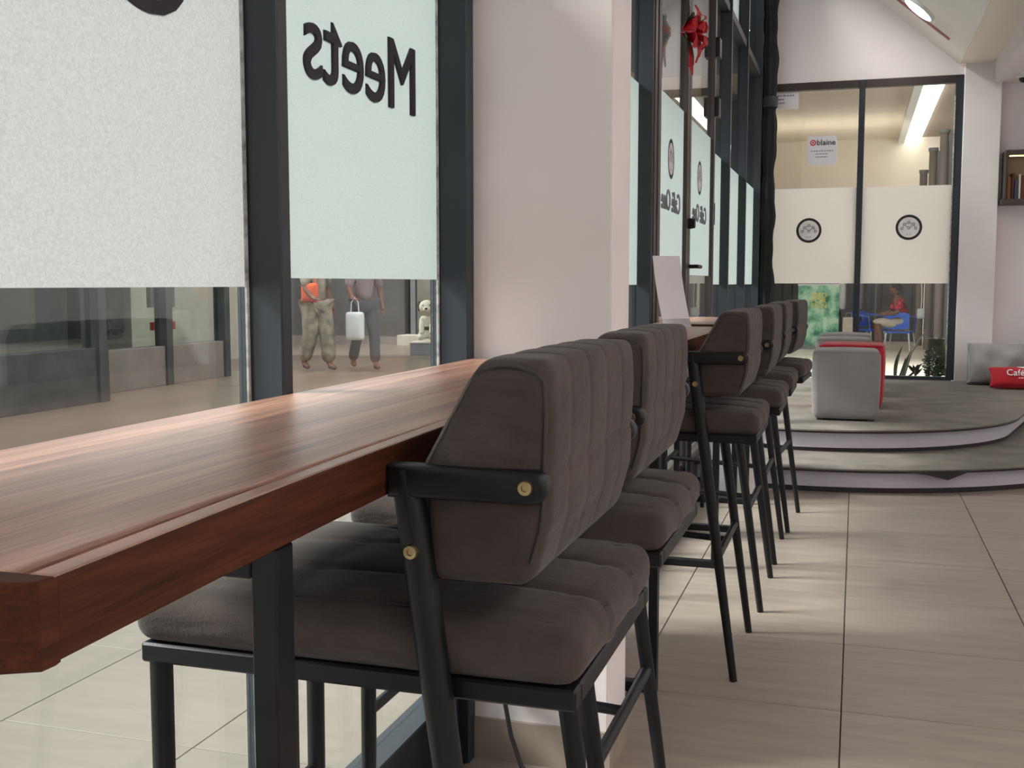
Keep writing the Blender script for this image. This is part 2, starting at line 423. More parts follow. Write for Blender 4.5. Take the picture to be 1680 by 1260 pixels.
fo = struct('floor_outside', box(newbm(), -14, -1.03, -5, 11.2, -0.06, -0.009), 'grout', label='pale tiled mall floor outside the windows')
to = mesh(box(newbm(), -0.2985, 0.2985, -0.2985, 0.2985, -0.009, 0.0, 0.0012), 'tile', 'tile_out')
for ix in range(-4, 2):
    for iy in range(-3, 8):
        x = -2.2 + 0.6 * ix + 0.3; 
        if x + 0.3 > -1.06: continue
        link('tile', to, fo, (x, 2.36 + 0.6 * iy + 0.3, 0))
cut = mesh(box(newbm(), -0.2675, 0.2675, -0.2985, 0.2985, -0.009, 0.0, 0.0012), 'tile', 'tile_out')
for iy in range(-3, 8): link('tile', cut, fo, (-1.331, 2.36 + 0.6 * iy + 0.3, 0))
struct('floor_corridor', box(newbm(), -14, -4.6, -5, 11.2, -0.009, -0.001), 'tile_mall', fo)
struct('floor_concourse', box(newbm(), -14, -1.6, 11.21, 27, -0.05, 0.0), 'tile_mall', label='brown mall floor beyond the left windows')
struct('floor_atrium', box(newbm(), -1.6, 8, 11.21, 27, -0.05, 0.0), 'tile_atrium', label='polished mall floor beyond the end window')

# ------------------------------------------------------------------ setting: walls, ceiling
def slope(x): return 3.18 + 0.86 * (0.843 - x)
pil = struct('wall_pillar', box(newbm(), -0.972, -0.547, 2.53, 2.735, 0.0, ZC, 0.006, 2), 'plaster', label='white plastered pillar between the window bays')
struct('baseboard_pillar', box(newbm(), -0.89, -0.541, 2.52, 2.741, 0.0, 0.105), 'tile', pil)
struct('wall_left', box(newbm(), -0.972, -0.90, 2.742, 3.55, 0.0, ZC), 'plaster', label='short white wall behind the pillar')
bm = newbm()
box(bm, -1.03, 0.885, 11.0, 11.16, 3.09, ZC)
struct('wall_end', bm, 'plaster', label='white end wall above the far window')
struct('wall_end_pier', box(newbm(), 0.885, 1.20, 10.93, 11.16, 0.0, 3.6, 0.004), 'plaster', label='white pier right of the far window')
struct('wall_end_right', box(newbm(), 1.205, 2.62, 11.03, 11.16, 0.0, 3.6), 'plaster', label='grey-white wall carrying the bookshelf niche')
struct('wall_right', box(newbm(), 2.62, 2.75, -3.6, 11.16, 0.0, 3.6), 'plaster', label='white side wall')
bm = newbm(); prism(bm, [(-1.03, slope(-1.03)), (0.843, 3.18), (0.843, 3.28), (-1.03, slope(-1.03) + 0.1)], 'y', -3.6, 11.0)
struct('ceiling', bm, 'ceiling_paint', label='sloping white ceiling')
struct('ceiling_soffit', box(newbm(), 0.844, 1.133, -3.6, 10.93, 3.18, 3.28), 'soffit_paint', label='flat beige ceiling strip')
struct('ceiling_bulkhead', box(newbm(), 1.134, 2.62, -3.6, 11.03, 3.0, 3.28), 'plaster', label='lowered white ceiling bulkhead')

# ------------------------------------------------------------------ left glazing
XG, XR = -0.965, -0.90
def mullion(parent, y0, y1, z0=0.0, z1=ZC, x0=-0.985, x1=XR, m='alu'):
    return obj('mullion', box(newbm(), x0, x1, y0, y1, z0, z1, 0.003), m, parent)
def bay(n, y0, y1, film=(1.185, 2.09), fm='film', label=None):
    w = struct('window_%d' % n, label=label)
    obj('bottom_rail', box(newbm(), -0.99, -0.915, y0, y1, 0.0, 0.19, 0.004), 'alu', w)
    obj('transom', box(newbm(), -0.985, -0.915, y0, y1, 3.12, 3.18, 0.003), 'alu', w)
    obj('top_rail', box(newbm(), -0.985, -0.915, y0, y1, ZC - 0.14, ZC - 0.06, 0.003), 'alu', w)
    obj('pane', box(newbm(), XG - 0.006, XG, y0, y1, 0.19, 3.12), 'glass', w)
    obj('pane', box(newbm(), XG - 0.006, XG, y0, y1, 3.18, ZC - 0.14), 'glass', w)
    f = obj('film', quad(newbm(), (XG + 0.0015, y0, film[0]), (XG + 0.0015, y1, film[0]), (XG + 0.0015, y1, film[1]), (XG + 0.0015, y0, film[1])), fm, w)
    return w, f
wz, _ = bay(9, -3.4, -0.24, label='frosted window behind the near bar end'); mullion(wz, -0.24, -0.20)
w1, f1 = bay(1, -0.20, 1.611, fm='film_grain', label='near frosted window above the wooden bar'); mullion(w1, 1.611, 1.645)
w2, f2 = bay(2, 1.645, 2.48, film=(1.20, 2.09), label='frosted window with the lettering Meets'); mullion(w2, 2.48, 2.528, x1=-0.888)
obj('sealant_bead', tube(newbm(), [(XG + 0.003, 1.606, 0.2), (XG + 0.003, 1.606, 3.1)], 0.004, 6), 'sealant', w1)
obj('sealant_bead', tube(newbm(), [(XG + 0.003, 2.476, 0.2), (XG + 0.003, 2.476, 3.1)], 0.004, 6), 'sealant', w2)
def sign4(y, z, x=XG + 0.003): return frame4((x, y, z), (0, -1, 0), (0, 0, 1))
text('lettering', 'Meets', 'ink', w2, sign4(2.335, 1.566), height=0.148, width=0.52, bold=0.004)
text('lettering', 'Coffee', 'ink', w1, sign4(1.455, 1.572), height=0.15, width=0.66)
w4, _ = bay(4, 3.55, 4.99, label='narrow glimpse of frosted window beside the pillar'); mullion(w4, 4.99, 5.03); mullion(w4, 3.55, 3.58)
w5, f5 = bay(5, 7.25, 8.14, label='first frosted window beyond the door'); mullion(w5, 8.14, 8.18); mullion(w5, 7.20, 7.25, m='alu_brown')
w6, f6 = bay(6, 8.18, 9.37, label='second frosted window beyond the door'); mullion(w6, 9.37, 9.41)
w7, f7 = bay(7, 9.41, 10.76, label='last frosted window before the corner'); mullion(w7, 10.76, 10.80); mullion(w7, 10.80, 11.0, x0=-1.03, x1=-0.93)
text('lettering', 'R', 'ink', w5, sign4(7.80, 1.60), height=0.15)
# glazed door, two leaves
d1 = struct('door_1', label='glazed double door with cafe name and ring logo')
XD = -0.915
obj('transom', box(newbm(), -0.985, -0.90, 5.03, 7.20, 3.12, 3.18, 0.003), 'alu', d1)
obj('pane', box(newbm(), XG - 0.006, XG, 5.03, 7.20, 3.18, ZC - 0.14), 'glass', d1)
obj('door_jamb', box(newbm(), -0.985, -0.895, 5.03, 5.10, 0, 3.12, 0.003), 'alu_brown', d1)
def ring_logo(parent, mat4, R=0.118, tilt=0.0):
    bm = newbm(); ring_flat(bm, R * 0.80, R)
    o = obj('logo_ring', bm, 'ink', parent); o.matrix_local = mat4
    bm = newbm(); bmesh.ops.create_circle(bm, cap_ends=True, segments=40, radius=R * 0.79)
    o = obj('logo_ground', bm, 'white_print', parent); o.matrix_local = mat4 @ Matrix.Translation((0, 0, -0.0004))
    bm = newbm(); r = R * 0.095
    pts = [(0, .40), (-.34, .24), (.34, .24), (-.52, -.08), (.52, -.08), (0, -.06), (-.02, -.06)]
    for (x, y) in pts[:6]: ring_flat(bm, r * 0.6, r * 1.2, 10, (x * R, y * R), 0.0004)
    def seg(a, b):
        a, b = Vector(a) * R, Vector(b) * R; d = (b - a).normalized(); nn = Vector((-d.y, d.x)) * R * 0.022
        quad(bm, (*(a - nn), 0.0004), (*(b - nn), 0.0004), (*(b + nn), 0.0004), (*(a + nn), 0.0004))
    for a, b in (((-.26, .28), (-.08, .36)), ((.26, .28), (.08, .36)), ((-.47, .0), (-.38, .16)), ((.47, .0), (.38, .16)), ((-.28, .18), (-.07, -.01)), ((.28, .18), (.07, -.01)), ((-.16, -.50), (-.04, -.56)), ((.16, -.50), (.04, -.56))): seg(a, b)
    o = obj('logo_pattern', bm, 'ink_grey', parent); o.matrix_local = mat4
def leaf(y0, y1, fb, txt):
    for a, b in ((y0, y0 + 0.07), (y1 - 0.07, y1)):
        obj('door_stile', box(newbm(), XD - 0.025, XD + 0.025, a, b, 0.01, 3.11, 0.004), 'alu_brown', d1)
    obj('door_rail', box(newbm(), XD - 0.025, XD + 0.025, y0 + 0.07, y1 - 0.07, 0.01, 0.2, 0.004), 'alu_brown', d1)
    obj('door_rail', box(newbm(), XD - 0.025, XD + 0.025, y0 + 0.07, y1 - 0.07, 3.03, 3.11, 0.004), 'alu_brown', d1)
    obj('pane', box(newbm(), XD - 0.004, XD + 0.002, y0 + 0.07, y1 - 0.07, 0.2, 3.03), 'glass', d1)
    x = XD + 0.0035
    obj('film', quad(newbm(), (x, y0 + 0.07, fb), (x, y1 - 0.07, fb), (x, y1 - 0.07, 2.11), (x, y0 + 0.07, 2.11)), 'film', d1)
    yc = (y0 + y1) / 2
    ring_logo(d1, frame4((x + 0.002, yc, 1.815), (0, -1, 0), (0, 0, 1)) @ Matrix.Rotation(PI, 4, 'Y'), 0.10)
    text('lettering', 'Café One', 'ink_grey', d1, sign4(yc + 0.30, 1.555, x + 0.002), height=0.105, width=0.58)
leaf(5.10, 6.07, 1.19, True); leaf(6.08, 7.20, 1.24, True)
bm = newbm(); lathe(bm, [(0, 0.035), (0.026, 0.033), (0.03, 0.01), (0.03, 0)], (XD + 0.025, 6.10, 1.52), 'x', 16)
obj('lock_knob', bm, 'black_metal', d1, True)
obj('door_handle', tube(newbm(), [(XD + 0.02, 6.12, 1.285), (XD + 0.07, 6.12, 1.285), (XD + 0.07, 6.26, 1.285)], 0.011, 8), 'black_metal', d1, True)
for z in (2.25, 2.62, 3.0): obj('hinge', box(newbm(), XD + 0.02, XD + 0.05, 7.15, 7.26, z, z + 0.12, 0.003), 'black_metal', d1)
# room behind the camera
struct('wall_back', box(newbm(), -1.03, 2.75, -3.75, -3.6, 0, ZC), 'plaster', label='white wall behind the camera')

# ------------------------------------------------------------------ end window (window 8)
w8 = struct('window_8', label='tall far window in black frame with two ring logos')
YE = 11.0
for x0, x1 in ((-0.93, -0.86), (-0.028, 0.028), (0.815, 0.883)):
    obj('mullion', box(newbm(), x0, x1, YE - 0.03, YE + 0.05, 0.29, 3.09, 0.003), 'alu', w8)
for x0, x1 in ((-0.86, -0.028), (0.028, 0.815)):
    obj('top_rail', box(newbm(), x0, x1, YE - 0.03, YE + 0.05, 3.02, 3.09, 0.003), 'alu_brown', w8)
    obj('bottom_rail', box(newbm(), x0, x1, YE - 0.03, YE + 0.05, 0.29, 0.32, 0.003), 'alu', w8)
    obj('pane', box(newbm(), x0, x1, YE + 0.01, YE + 0.016, 0.32, 3.02), 'glass', w8)
    obj('film', quad(newbm(), (x0, YE + 0.008, 1.193), (x1, YE + 0.008, 1.193), (x1, YE + 0.008, 2.10), (x0, YE + 0.008, 2.10)), 'film_end', w8)
for x, z in ((-0.456, 1.70), (0.449, 1.716)):
    ring_logo(w8, frame4((x, YE + 0.006, z), (1, 0, 0), (0, 0, 1)), 0.118)
obj('sealant_bead', tube(newbm(), [(0.812, YE - 0.032, 0.4), (0.812, YE - 0.032, 2.9)], 0.006, 6), 'sealant', w8)
def notice(x0, x1, z0, z1, lines, label):
    p = thing('paper_notice', label, 'notice', (0, 0, 0))
    obj('sheet', box(newbm(), x0, x1, YE + 0.004, YE + 0.0055, z0, z1), 'paper', p)
    for body, m, x, z, h, wd in lines: text('lettering', body, m, p, frame4((x, YE + 0.003, z), (1, 0, 0), (0, 0, 1)), height=h, width=wd)
    return p
nb = notice(-0.488, -0.219, 2.317, 2.589, [('blaine', 'ink', -0.40, 2.505, 0.05, 0.17)], 'white notice with a red round logo taped to the far window')
bm = newbm(); bmesh.ops.create_circle(bm, cap_ends=True, segments=24, radius=0.028)
o = obj('logo_disc', bm, 'logo_red', nb); o.matrix_local = frame4((-0.436, YE + 0.003, 2.528), (1, 0, 0), (0, 0, 1))
bm = newbm(); ring_flat(bm, 0.010, 0.016, 16)
o = obj('logo_mark', bm, 'white_print', nb); o.matrix_local = frame4((-0.436, YE + 0.002, 2.528), (1, 0, 0), (0, 0, 1))
for k, (a, b) in enumerate(((-0.455, -0.25), (-0.41, -0.30), (-0.41, -0.30))):
    z = 2.445 - 0.028 * k; x = a
    while x < b:
        l = random.uniform(0.012, 0.03); obj('print_word', box(newbm(), x, min(x + l, b), YE + 0.003, YE + 0.0039, z, z + 0.009), 'ink_grey', nb); x += l + 0.006
n2 = notice(-0.855, -0.579, 2.856, 3.015, [], 'small white notice in the top corner of the far window')
for k, (a, b) in enumerate(((-0.82, -0.62), (-0.80, -0.71), (-0.82, -0.70))):
    z = 2.975 - 0.034 * k; x = a
    while x < b:
        l = random.uniform(0.015, 0.035); obj('print_word', box(newbm(), x, min(x + l, b), YE + 0.003, YE + 0.0039, z, z + 0.013), 'ink_grey', n2); x += l + 0.006

# ------------------------------------------------------------------ stage: two carpeted curved steps
CX, CY = -0.28, 8.40
def arc_outline(R, xl=-0.93, n=40, grow=0.0):
    a0 = math.pi + math.acos(min(1, (CX - xl) / R)) if R > 0 else 0
    a1 = 2 * PI - math.radians(14)
    pts = [(CX + R * math.cos(a0 + (a1 - a0) * i / n), CY + R * math.sin(a0 + (a1 - a0) * i / n)) for i in range(n + 1)]
    e = pts[-1]; t = Vector((math.sin(math.radians(14)), math.cos(math.radians(14))))
    k = (10.9 - e[1]) / t.y * 0.75
    pts.append((e[0] + t.x * k, e[1] + t.y * k)); pts.append((2.6, e[1] + t.y * k + 0.05)); pts += [(2.6, 10.92), (xl, 10.92)]
    return pts
stg = thing('stage_platform', 'two-step curved stage with brown carpet and pale risers', 'stage')
for nm, R, z0, z1, m in (('riser', 1.93, 0.03, 0.125, 'riser'), ('kick_strip', 1.925, 0.0, 0.03, 'nosing'), ('nosing', 1.992, 0.125, 0.138, 'nosing'), ('carpet_tread', 2.0, 0.138, 0.146, 'carpet'),
                         ('riser', 1.335, 0.170, 0.268, 'riser'), ('kick_strip', 1.33, 0.146, 0.170, 'nosing'), ('nosing', 1.388, 0.268, 0.281, 'nosing'), ('carpet_top', 1.395, 0.281, 0.29, 'carpet')):
    bm = newbm(); prism(bm, arc_outline(R), 'z', z0, z1); obj(nm, bm, m, stg)
# a corner of carpet that has come loose and hangs over the lower riser
bm = newbm()
def apt(R, a, z): return (CX + R * math.cos(a), CY + R * math.sin(a), z)
aa = [math.radians(d) for d in (-73, -70, -66.5, -63)]
top = [apt(2.004, a, 0.14) for a in aa]; bot = [apt(2.006, a, z) for a, z in zip(aa, (0.132, 0.118, 0.088, 0.13))]
for i in range(3): quad(bm, top[i], bot[i], bot[i + 1], top[i + 1])
obj('carpet_flap', bm, 'nosing', stg)

# ------------------------------------------------------------------ bar counters
def bar(y0, y1, xf0, xf1, xb, label, frames, endcap=True):
    t = thing('bar_counter', label, 'bar counter', (0, 0, 0), group='wooden bar counters')
    z0, z1 = 0.955, 1.01
    n = 30; st = 0.022
    def xf(y): return xf0 + (xf1 - xf0) * (y - y0) / (y1 - y0) + 0.003 * math.sin(y * 5)
    ye = y0 + 0.028
    def slab(xa, xb_, a, b, m, nm, zt=z1, bev=0.003):
        bm = newbm()
        pts = [(xa(a + (b - a) * i / n), a + (b - a) * i / n) for i in range(n + 1)] + [(xb_(b - (b - a) * i / n), b - (b - a) * i / n) for i in range(n + 1)]
        prism(bm, pts, 'z', z0, zt); 
        o = obj(nm, bm, m, t)
        if bev:
            md = o.modifiers.new('bevel', 'BEVEL'); md.width = bev; md.segments = 2; md.limit_method = 'ANGLE'; md.angle_limit = math.radians(50)
        return o
    gap = lambda y: 0.0003 + 0.011 * max(0.0, 1 - (y - y0) / 0.80) ** 0.8
    slab(lambda y: xb, lambda y: xf(y) - st - gap(y), ye, y1, 'wood', 'slab')
    es_ = slab(lambda y: xf(y) - st, lambda y: xf(y), ye, y1, 'wood_edge_shaded', 'edge_strip')
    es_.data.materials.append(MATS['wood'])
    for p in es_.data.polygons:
        if p.normal.z > 0.9: p.material_index = 1  # top keeps the wood colour without the painted shade
    bm = newbm(); xe = xf(y0)
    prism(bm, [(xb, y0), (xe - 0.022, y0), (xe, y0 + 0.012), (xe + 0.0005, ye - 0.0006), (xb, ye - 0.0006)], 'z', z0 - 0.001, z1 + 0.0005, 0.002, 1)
    obj('end_cap', bm, 'wood_edge_shaded', t)
    bm = newbm(); prism(bm, [(xb + 0.01, ye), (xf0 - st - 0.002, ye), (xf1 - st - 0.002, y1), (xb + 0.01, y1)], 'z', z0 - 0.004, z0 - 0.0005); obj('subtop', bm, 'dark_wood', t)
    for y in frames:
        xx = xf(y) - 0.011
        obj('leg', box(newbm(), xx - 0.026, xx, y, y + 0.034, 0.03, z0 - 0.004, 0.002), 'black_metal', t)
        obj('leg', box(newbm(), xb, xb + 0.026, y, y + 0.034, 0.03, z0 - 0.004, 0.002), 'black_metal', t)
        obj('foot_bar', box(newbm(), xb, xx, y, y + 0.034, 0.0, 0.03, 0.002), 'black_metal', t)
        obj('top_bar', box(newbm(), xb + 0.026, xx - 0.026, y, y + 0.034, z0 - 0.034, z0 - 0.004, 0.002), 'black_metal', t)
    return t
bar(0.522, 2.50, -0.468, -0.545, -0.885, 'long wooden bar counter in the foreground along the frosted window', (0.865, 2.28))
bar(2.98, 4.66, -0.515, -0.515, -0.885, 'wooden bar counter just beyond the white pillar, behind the stools', (3.08, 4.56))
bar(4.90, 6.03, -0.515, -0.515, -0.885, 'farthest wooden bar counter, in front of the glazed door', (5.255, 5.96))

# ------------------------------------------------------------------ stools
def g(d, w): return math.exp(-(d / w) ** 2)
def lerp(a, b, t): return a + (b - a) * t
BZ0, BZ1 = 0.857, 1.108
BH = (0.075, 0.236, (BZ1 - BZ0) / 2); BZC = (BZ0 + BZ1) / 2
def prof_front(z):
    pts = [(0.85, 0.106), (0.99, 0.104), (1.09, 0.160), (1.12, 0.178)]
    for (a, x), (b, y) in zip(pts, pts[1:]):
        if z <= b: return lerp(x, y, max(0, (z - a) / (b - a)))
    return pts[-1][1]
def prof_rear(z):
    pts = [(0.85, 0.228), (0.93, 0.250), (1.05, 0.254), (1.12, 0.250)]
    for (a, x), (b, y) in zip(pts, pts[1:]):
        if z <= b: return lerp(x, y, max(0, (z - a) / (b - a)))
    return pts[-1][1]
def back_fn(q, u):
    z = q[2] + BZC; t = (q[0] / BH[0] + 1) / 2
    # seams on the rear, top and front faces
    sx = 0.0; sz = 0.0
    if abs(u[0]) > 0.9 or abs(u[2]) > 0.9:
        dep = sum(g(q[1] - c, 0.005) for c in (-0.1416, -0.0472, 0.0472, 0.1416))
        puffy = abs(math.cos(PI * (q[1] / 0.0944)))
        if u[0] > 0.9: sx += -0.0022 * dep + 0.0005 * puffy - 0.0036 * g(z - 0.985, 0.006)
        if u[0] < -0.9: sx += 0.003 * dep - 0.001 * puffy
        if u[2] > 0.9: sz += -0.003 * dep + 0.001 * puffy
    ed = 0.0
    if abs(u[1]) > 0.9:
        ed = 0.0028 * math.sin(z * 88 + q[0] * 30) * max(0, u[2] + 0.35) * (0.6 + 0.4 * math.sin(q[0] * 60))
    x = lerp(prof_front(z), prof_rear(z), t) + sx
    return Vector((x, q[1] + math.copysign(ed, u[1]), z + sz))
SZ0, SZ1 = 0.742, 0.79
SHX, SHY, SHZ = 0.289, 0.226, 0.034
def seat_fn(q, u):
    dz = 0.0; s = 1.0; dx = dy = 0.0
    lines_x = (-0.0943, 0.0943); lines_y = (-0.0753, 0.0753)
    if u[2] > 0.9 or abs(u[1]) > 0.9 or abs(u[0]) > 0.9:
        gx = sum(g(q[0] - c, 0.007) for c in lines_x); gy = sum(g(q[1] - c, 0.007) for c in lines_y)
        px = abs(math.cos(PI * q[0] / 0.1886)); py = abs(math.cos(PI * q[1] / 0.1506))
        if u[2] > 0.9: dz = -0.006 * max(gx, gy) + 0.004 * px * py - 0.004 * g(abs(q[1]) - 0.19, 0.006) - 0.003 * g(abs(q[0]) - 0.25, 0.006)
        if abs(u[1]) > 0.9: dy = math.copysign(-0.004 * gx, u[1])
        if abs(u[0]) > 0.9: dx = math.copysign(-0.004 * gy, u[0])
    return Vector((q[0] + dx - 0.006, q[1] + dy, q[2] + 0.742 + SHZ + dz))
STOOL = {}
def make_stool(label):
    t = thing('bar_stool', label, 'bar stool', group='upholstered bar stools along the bar')
    bm = puff((40, 36, 8), (SHX, SHY, SHZ), 0.026, (0.006, 0.006, 0.011), seat_fn)
    st = obj('seat', bm, 'fabric', t, True)
    for s in (-1, 1):
        y = s * 0.192; z = 0.742 + 2 * SHZ + 0.001
        obj('stitching', tube(newbm(), [(-0.255 + 0.051 * i, y, z - 0.004 + 0.006 * (1 - ((i - 5) / 5.0) ** 2)) for i in range(11)], 0.0016, 5), 'stitch', st)
    bm = puff((16, 60, 34), BH, 0.021, (0.0, 0.008, 0.004), back_fn)
    bk = obj('backrest', bm, 'fabric', t, True)
    for s in (-1, 1):
        y = s * (BH[1] - 0.001)
        path = [(prof_front(z) + 0.005, y, z) for z in [lerp(0.885, 1.085, i / 13) for i in range(14)]]
        obj('stitching', tube(newbm(), path, 0.0018, 6), 'stitch_light', bk, True)
        path = [(lerp(prof_front(1.085) + 0.012, 0.238, i / 8), y, 1.094 + 0.008 * math.sin(PI * i / 8)) for i in range(9)]
        path += [(prof_rear(z) - 0.006, y, z) for z in [lerp(1.085, 0.885, i / 11) for i in range(12)]]
        obj('piping', tube(newbm(), path, 0.0022, 6), 'stitch', bk, True)
    # frame under the seat
    bm = newbm()
    for a, b, c, d in ((-0.282, 0.279, -0.222, -0.194), (-0.282, 0.279, 0.194, 0.222), (-0.282, -0.254, -0.194, 0.194), (0.251, 0.279, -0.194, 0.194)):
        box(bm, a, b, c, d, 0.718, 0.743, 0.003)
    obj('seat_frame', bm, 'black_metal', t)
    obj('seat_board', box(newbm(), -0.254, 0.251, -0.194, 0.194, 0.728, 0.742), 'cable', t)
    for s in (-1, 1):
        obj('leg', tube(newbm(), [(-0.264, s * 0.205, 0.72), (-0.265, s * 0.205, 0.35), (-0.269, s * 0.207, 0.0)], [0.0145, 0.014, 0.011], 14), 'black_metal', t, True)
        lg = obj('leg', tube(newbm(), [(0.088, s * 0.2405, 0.985), (0.130, s * 0.2415, 0.69), (0.227, s * 0.244, 0.0)], [0.0185, 0.0175, 0.0115], 14), 'black_metal', t, True)
        bm = newbm(); c = []
        for i in range(13): a = -PI / 2 + PI * i / 12; c.append((0.236 + 0.0185 * math.cos(a), 0.9725 + 0.0185 * math.sin(a)))
        c += [(0.070, 0.991), (0.070, 0.954)]
        prism(bm, c, 'y', min(s * 0.246, s * 0.2245) - (0.012 if s < 0 else 0), max(s * 0.246, s * 0.2245) + (0.012 if s > 0 else 0), 0.007, 3)
        ar = obj('arm_bracket', bm, 'black_metal', t, True)
        for (x, z, yy) in ((0.2315, 0.9735, 0.258), (0.082, 0.895, 0.259)):
            bm = newbm()
            lathe(bm, [(0.0, s * (yy + 0.0005)), (0.0035, s * (yy + 0.0005)), (0.004, s * (yy + 0.003)), (0.0075, s * (yy + 0.0032)), (0.0085, s * (yy + 0.001)), (0.0085, s * (yy - 0.004))], (x + (0.018 if z < 0.93 else 0), 0, z), 'y', 14)
            obj('bolt', bm, 'brass', ar if z > 0.93 else lg, True)
    obj('footrest', tube(newbm(), [(0.174, -0.242, 0.375), (0.174, 0.242, 0.375)], 0.0115, 12), 'black_metal', t, True)
    obj('footrest', tube(newbm(), [(-0.265, -0.205, 0.40), (-0.265, 0.205, 0.40)], 0.0105, 12), 'black_metal', t, True)
    obj('stretcher', tube(newbm(), [(0.174, 0.0, 0.375), (-0.265, 0.0, 0.40)], 0.0105, 12), 'black_metal', t, True)
    return t
labels = ['nearest brown upholstered bar stool, pushed under the foreground bar', 'second brown bar stool from the front, right behind the nearest one',
          'third brown bar stool from the front, first one past the pillar', 'fourth brown bar stool from the front',
          'fifth brown bar stool from the front, second to last in the row', 'last brown bar stool in the row, next to the stage steps']
spots = [(-0.562, 1.36, 0), (-0.577, 2.005, 0), (-0.549, 3.50, 0), (-0.53, 4.237, 0), (-0.53, 4.95, 0.0), (-0.50, 5.60, -0.05)]
proto = make_stool(labels[0])
for i, (x, y, r) in enumerate(spots):
    o = proto if i == 0 else copy_tree(proto)
    o.location = (x, y, 0); o.rotation_euler = (0, 0, r); o['label'] = labels[i]

# ------------------------------------------------------------------ poufs and cushions on the stage
def pouf(loc, m, label, rz=0.0, s=1.0):
    def fn(q, u):
        z = q[2]; k = 1.0 - 0.045 * (0.5 - u[2] * 0.5) 
        p = Vector((q[0] * k, q[1] * k, z))
        low = max(0, -u[2] - 0.2)
        if abs(u[0]) > 0.95 or abs(u[1]) > 0.95:
            a = (q[1] if abs(u[0]) > 0.95 else q[0])
            w = 0.004 * low * math.sin(a * 190) * (0.6 + 0.4 * math.sin(a * 47))
            if abs(u[0]) > 0.95: p.x += math.copysign(w, u[0])
            else: p.y += math.copysign(w, u[1])
        return p
    t = thing('pouf', label, 'pouf', loc, rz, group='cube poufs on the stage')
    bm = puff((48, 48, 14), (0.215 * s, 0.215 * s, 0.225), 0.035, (0.012, 0.012, 0.012), fn)
    b = obj('cover', bm, m, t, True, (0, 0, 0.237))
    path = [(sx * 0.205 * s, sy * 0.205 * s, 0.452) for sx, sy in ((-1, -1), (1, -1), (1, 1), (-1, 1), (-1, -1))]
    obj('piping', tube(newbm(), path, 0.004, 6), m, b, False, (0, 0, -0.237))
    for sx in (-1, 1):
        for sy in (-1, 1): obj('foot', box(newbm(), sx * 0.16 - 0.02, sx * 0.16 + 0.02, sy * 0.16 - 0.02, sy * 0.16 + 0.02, 0, 0.02), 'cable', t)
    return t
pouf((-0.055, 7.70, 0.29), 'pouf_grey', 'front grey cube pouf standing at the stage edge', 0.02)
pouf((-0.02, 8.46, 0.29), 'pouf_red', 'red cube pouf behind the front grey one', -0.04, 1.06)
pouf((-0.09, 9.35, 0.29), 'pouf_grey', 'grey cube pouf just behind the red one', 0.03)
pouf((-0.08, 10.15, 0.29), 'pouf_grey', 'farthest grey cube pouf below the window', -0.02)
def pillow(hx, hy, hz, wr):
    def fn(q, u):
        e = max(abs(u[0]), abs(u[2]))
        pin = (1 - u[0] ** 2) ** 0.42 * (1 - u[2] ** 2) ** 0.42
        y = q[1] * (0.10 + 0.90 * pin)
        y += wr * math.sin(q[0] * 19 + q[2] * 7) * math.sin(q[2] * 23 - q[0] * 5) * pin
        c = 1 - 0.06 * (1 - u[2] ** 2) * abs(u[0]) ** 3
        return Vector((q[0] * c, y, q[2] * (1 - 0.05 * (1 - u[0] ** 2) * abs(u[2]) ** 3)))
    return puff((40, 6, 24), (hx, hy, hz), 0.012, (0, 0, 0), fn)
t = thing('floor_cushion', 'large grey cushion leaning on the end wall', 'cushion', (1.43, 10.62, 0.29))
b = obj('cover', pillow(0.47, 0.17, 0.19, 0.022), 'cushion_grey', t, True, (0, 0, 0.185), (math.radians(-14), 0, 0))
obj('seam', tube(newbm(), [(-0.46, 0, -0.18), (0.46, 0, -0.18), (0.46, 0, 0.18), (-0.46, 0, 0.18), (-0.46, 0, -0.18)], 0.005, 6), 'cushion_grey', b)
t = thing('scatter_cushion', 'red cushion printed with the cafe name in front of the grey one', 'cushion', (1.375, 10.22, 0.29))
b = obj('cover', pillow(0.27, 0.075, 0.10, 0.004), 'pouf_red', t, True, (0, 0, 0.095), (math.radians(-38), 0, 0.0))
text('lettering', 'Café One', 'white_print', b, frame4((-0.135, -0.079, -0.025), (1, 0, 0), (0, 0, 1)), height=0.062, width=0.30)
bm = newbm()
for i in range(14):
    a0, a1 = lerp(-0.055, 0.055, i / 14), lerp(-0.055, 0.055, (i + 1) / 14)
    def zz(x): return 0.062 + 0.012 * (x / 0.055) ** 2
    def tt(x): return 0.010 * (1 - (x / 0.056) ** 2) + 0.001
    quad(bm, (a0, -0.066, zz(a0)), (a1, -0.066, zz(a1)), (a1, -0.066, zz(a1) + tt(a1)), (a0, -0.066, zz(a0) + tt(a0)))
obj('print_crescent', bm, 'white_print', b)
for i in range(5): obj('print_word', box(newbm(), -0.045 + 0.02 * i, -0.031 + 0.02 * i, -0.079, -0.078, -0.052, -0.045), 'white_print', b)

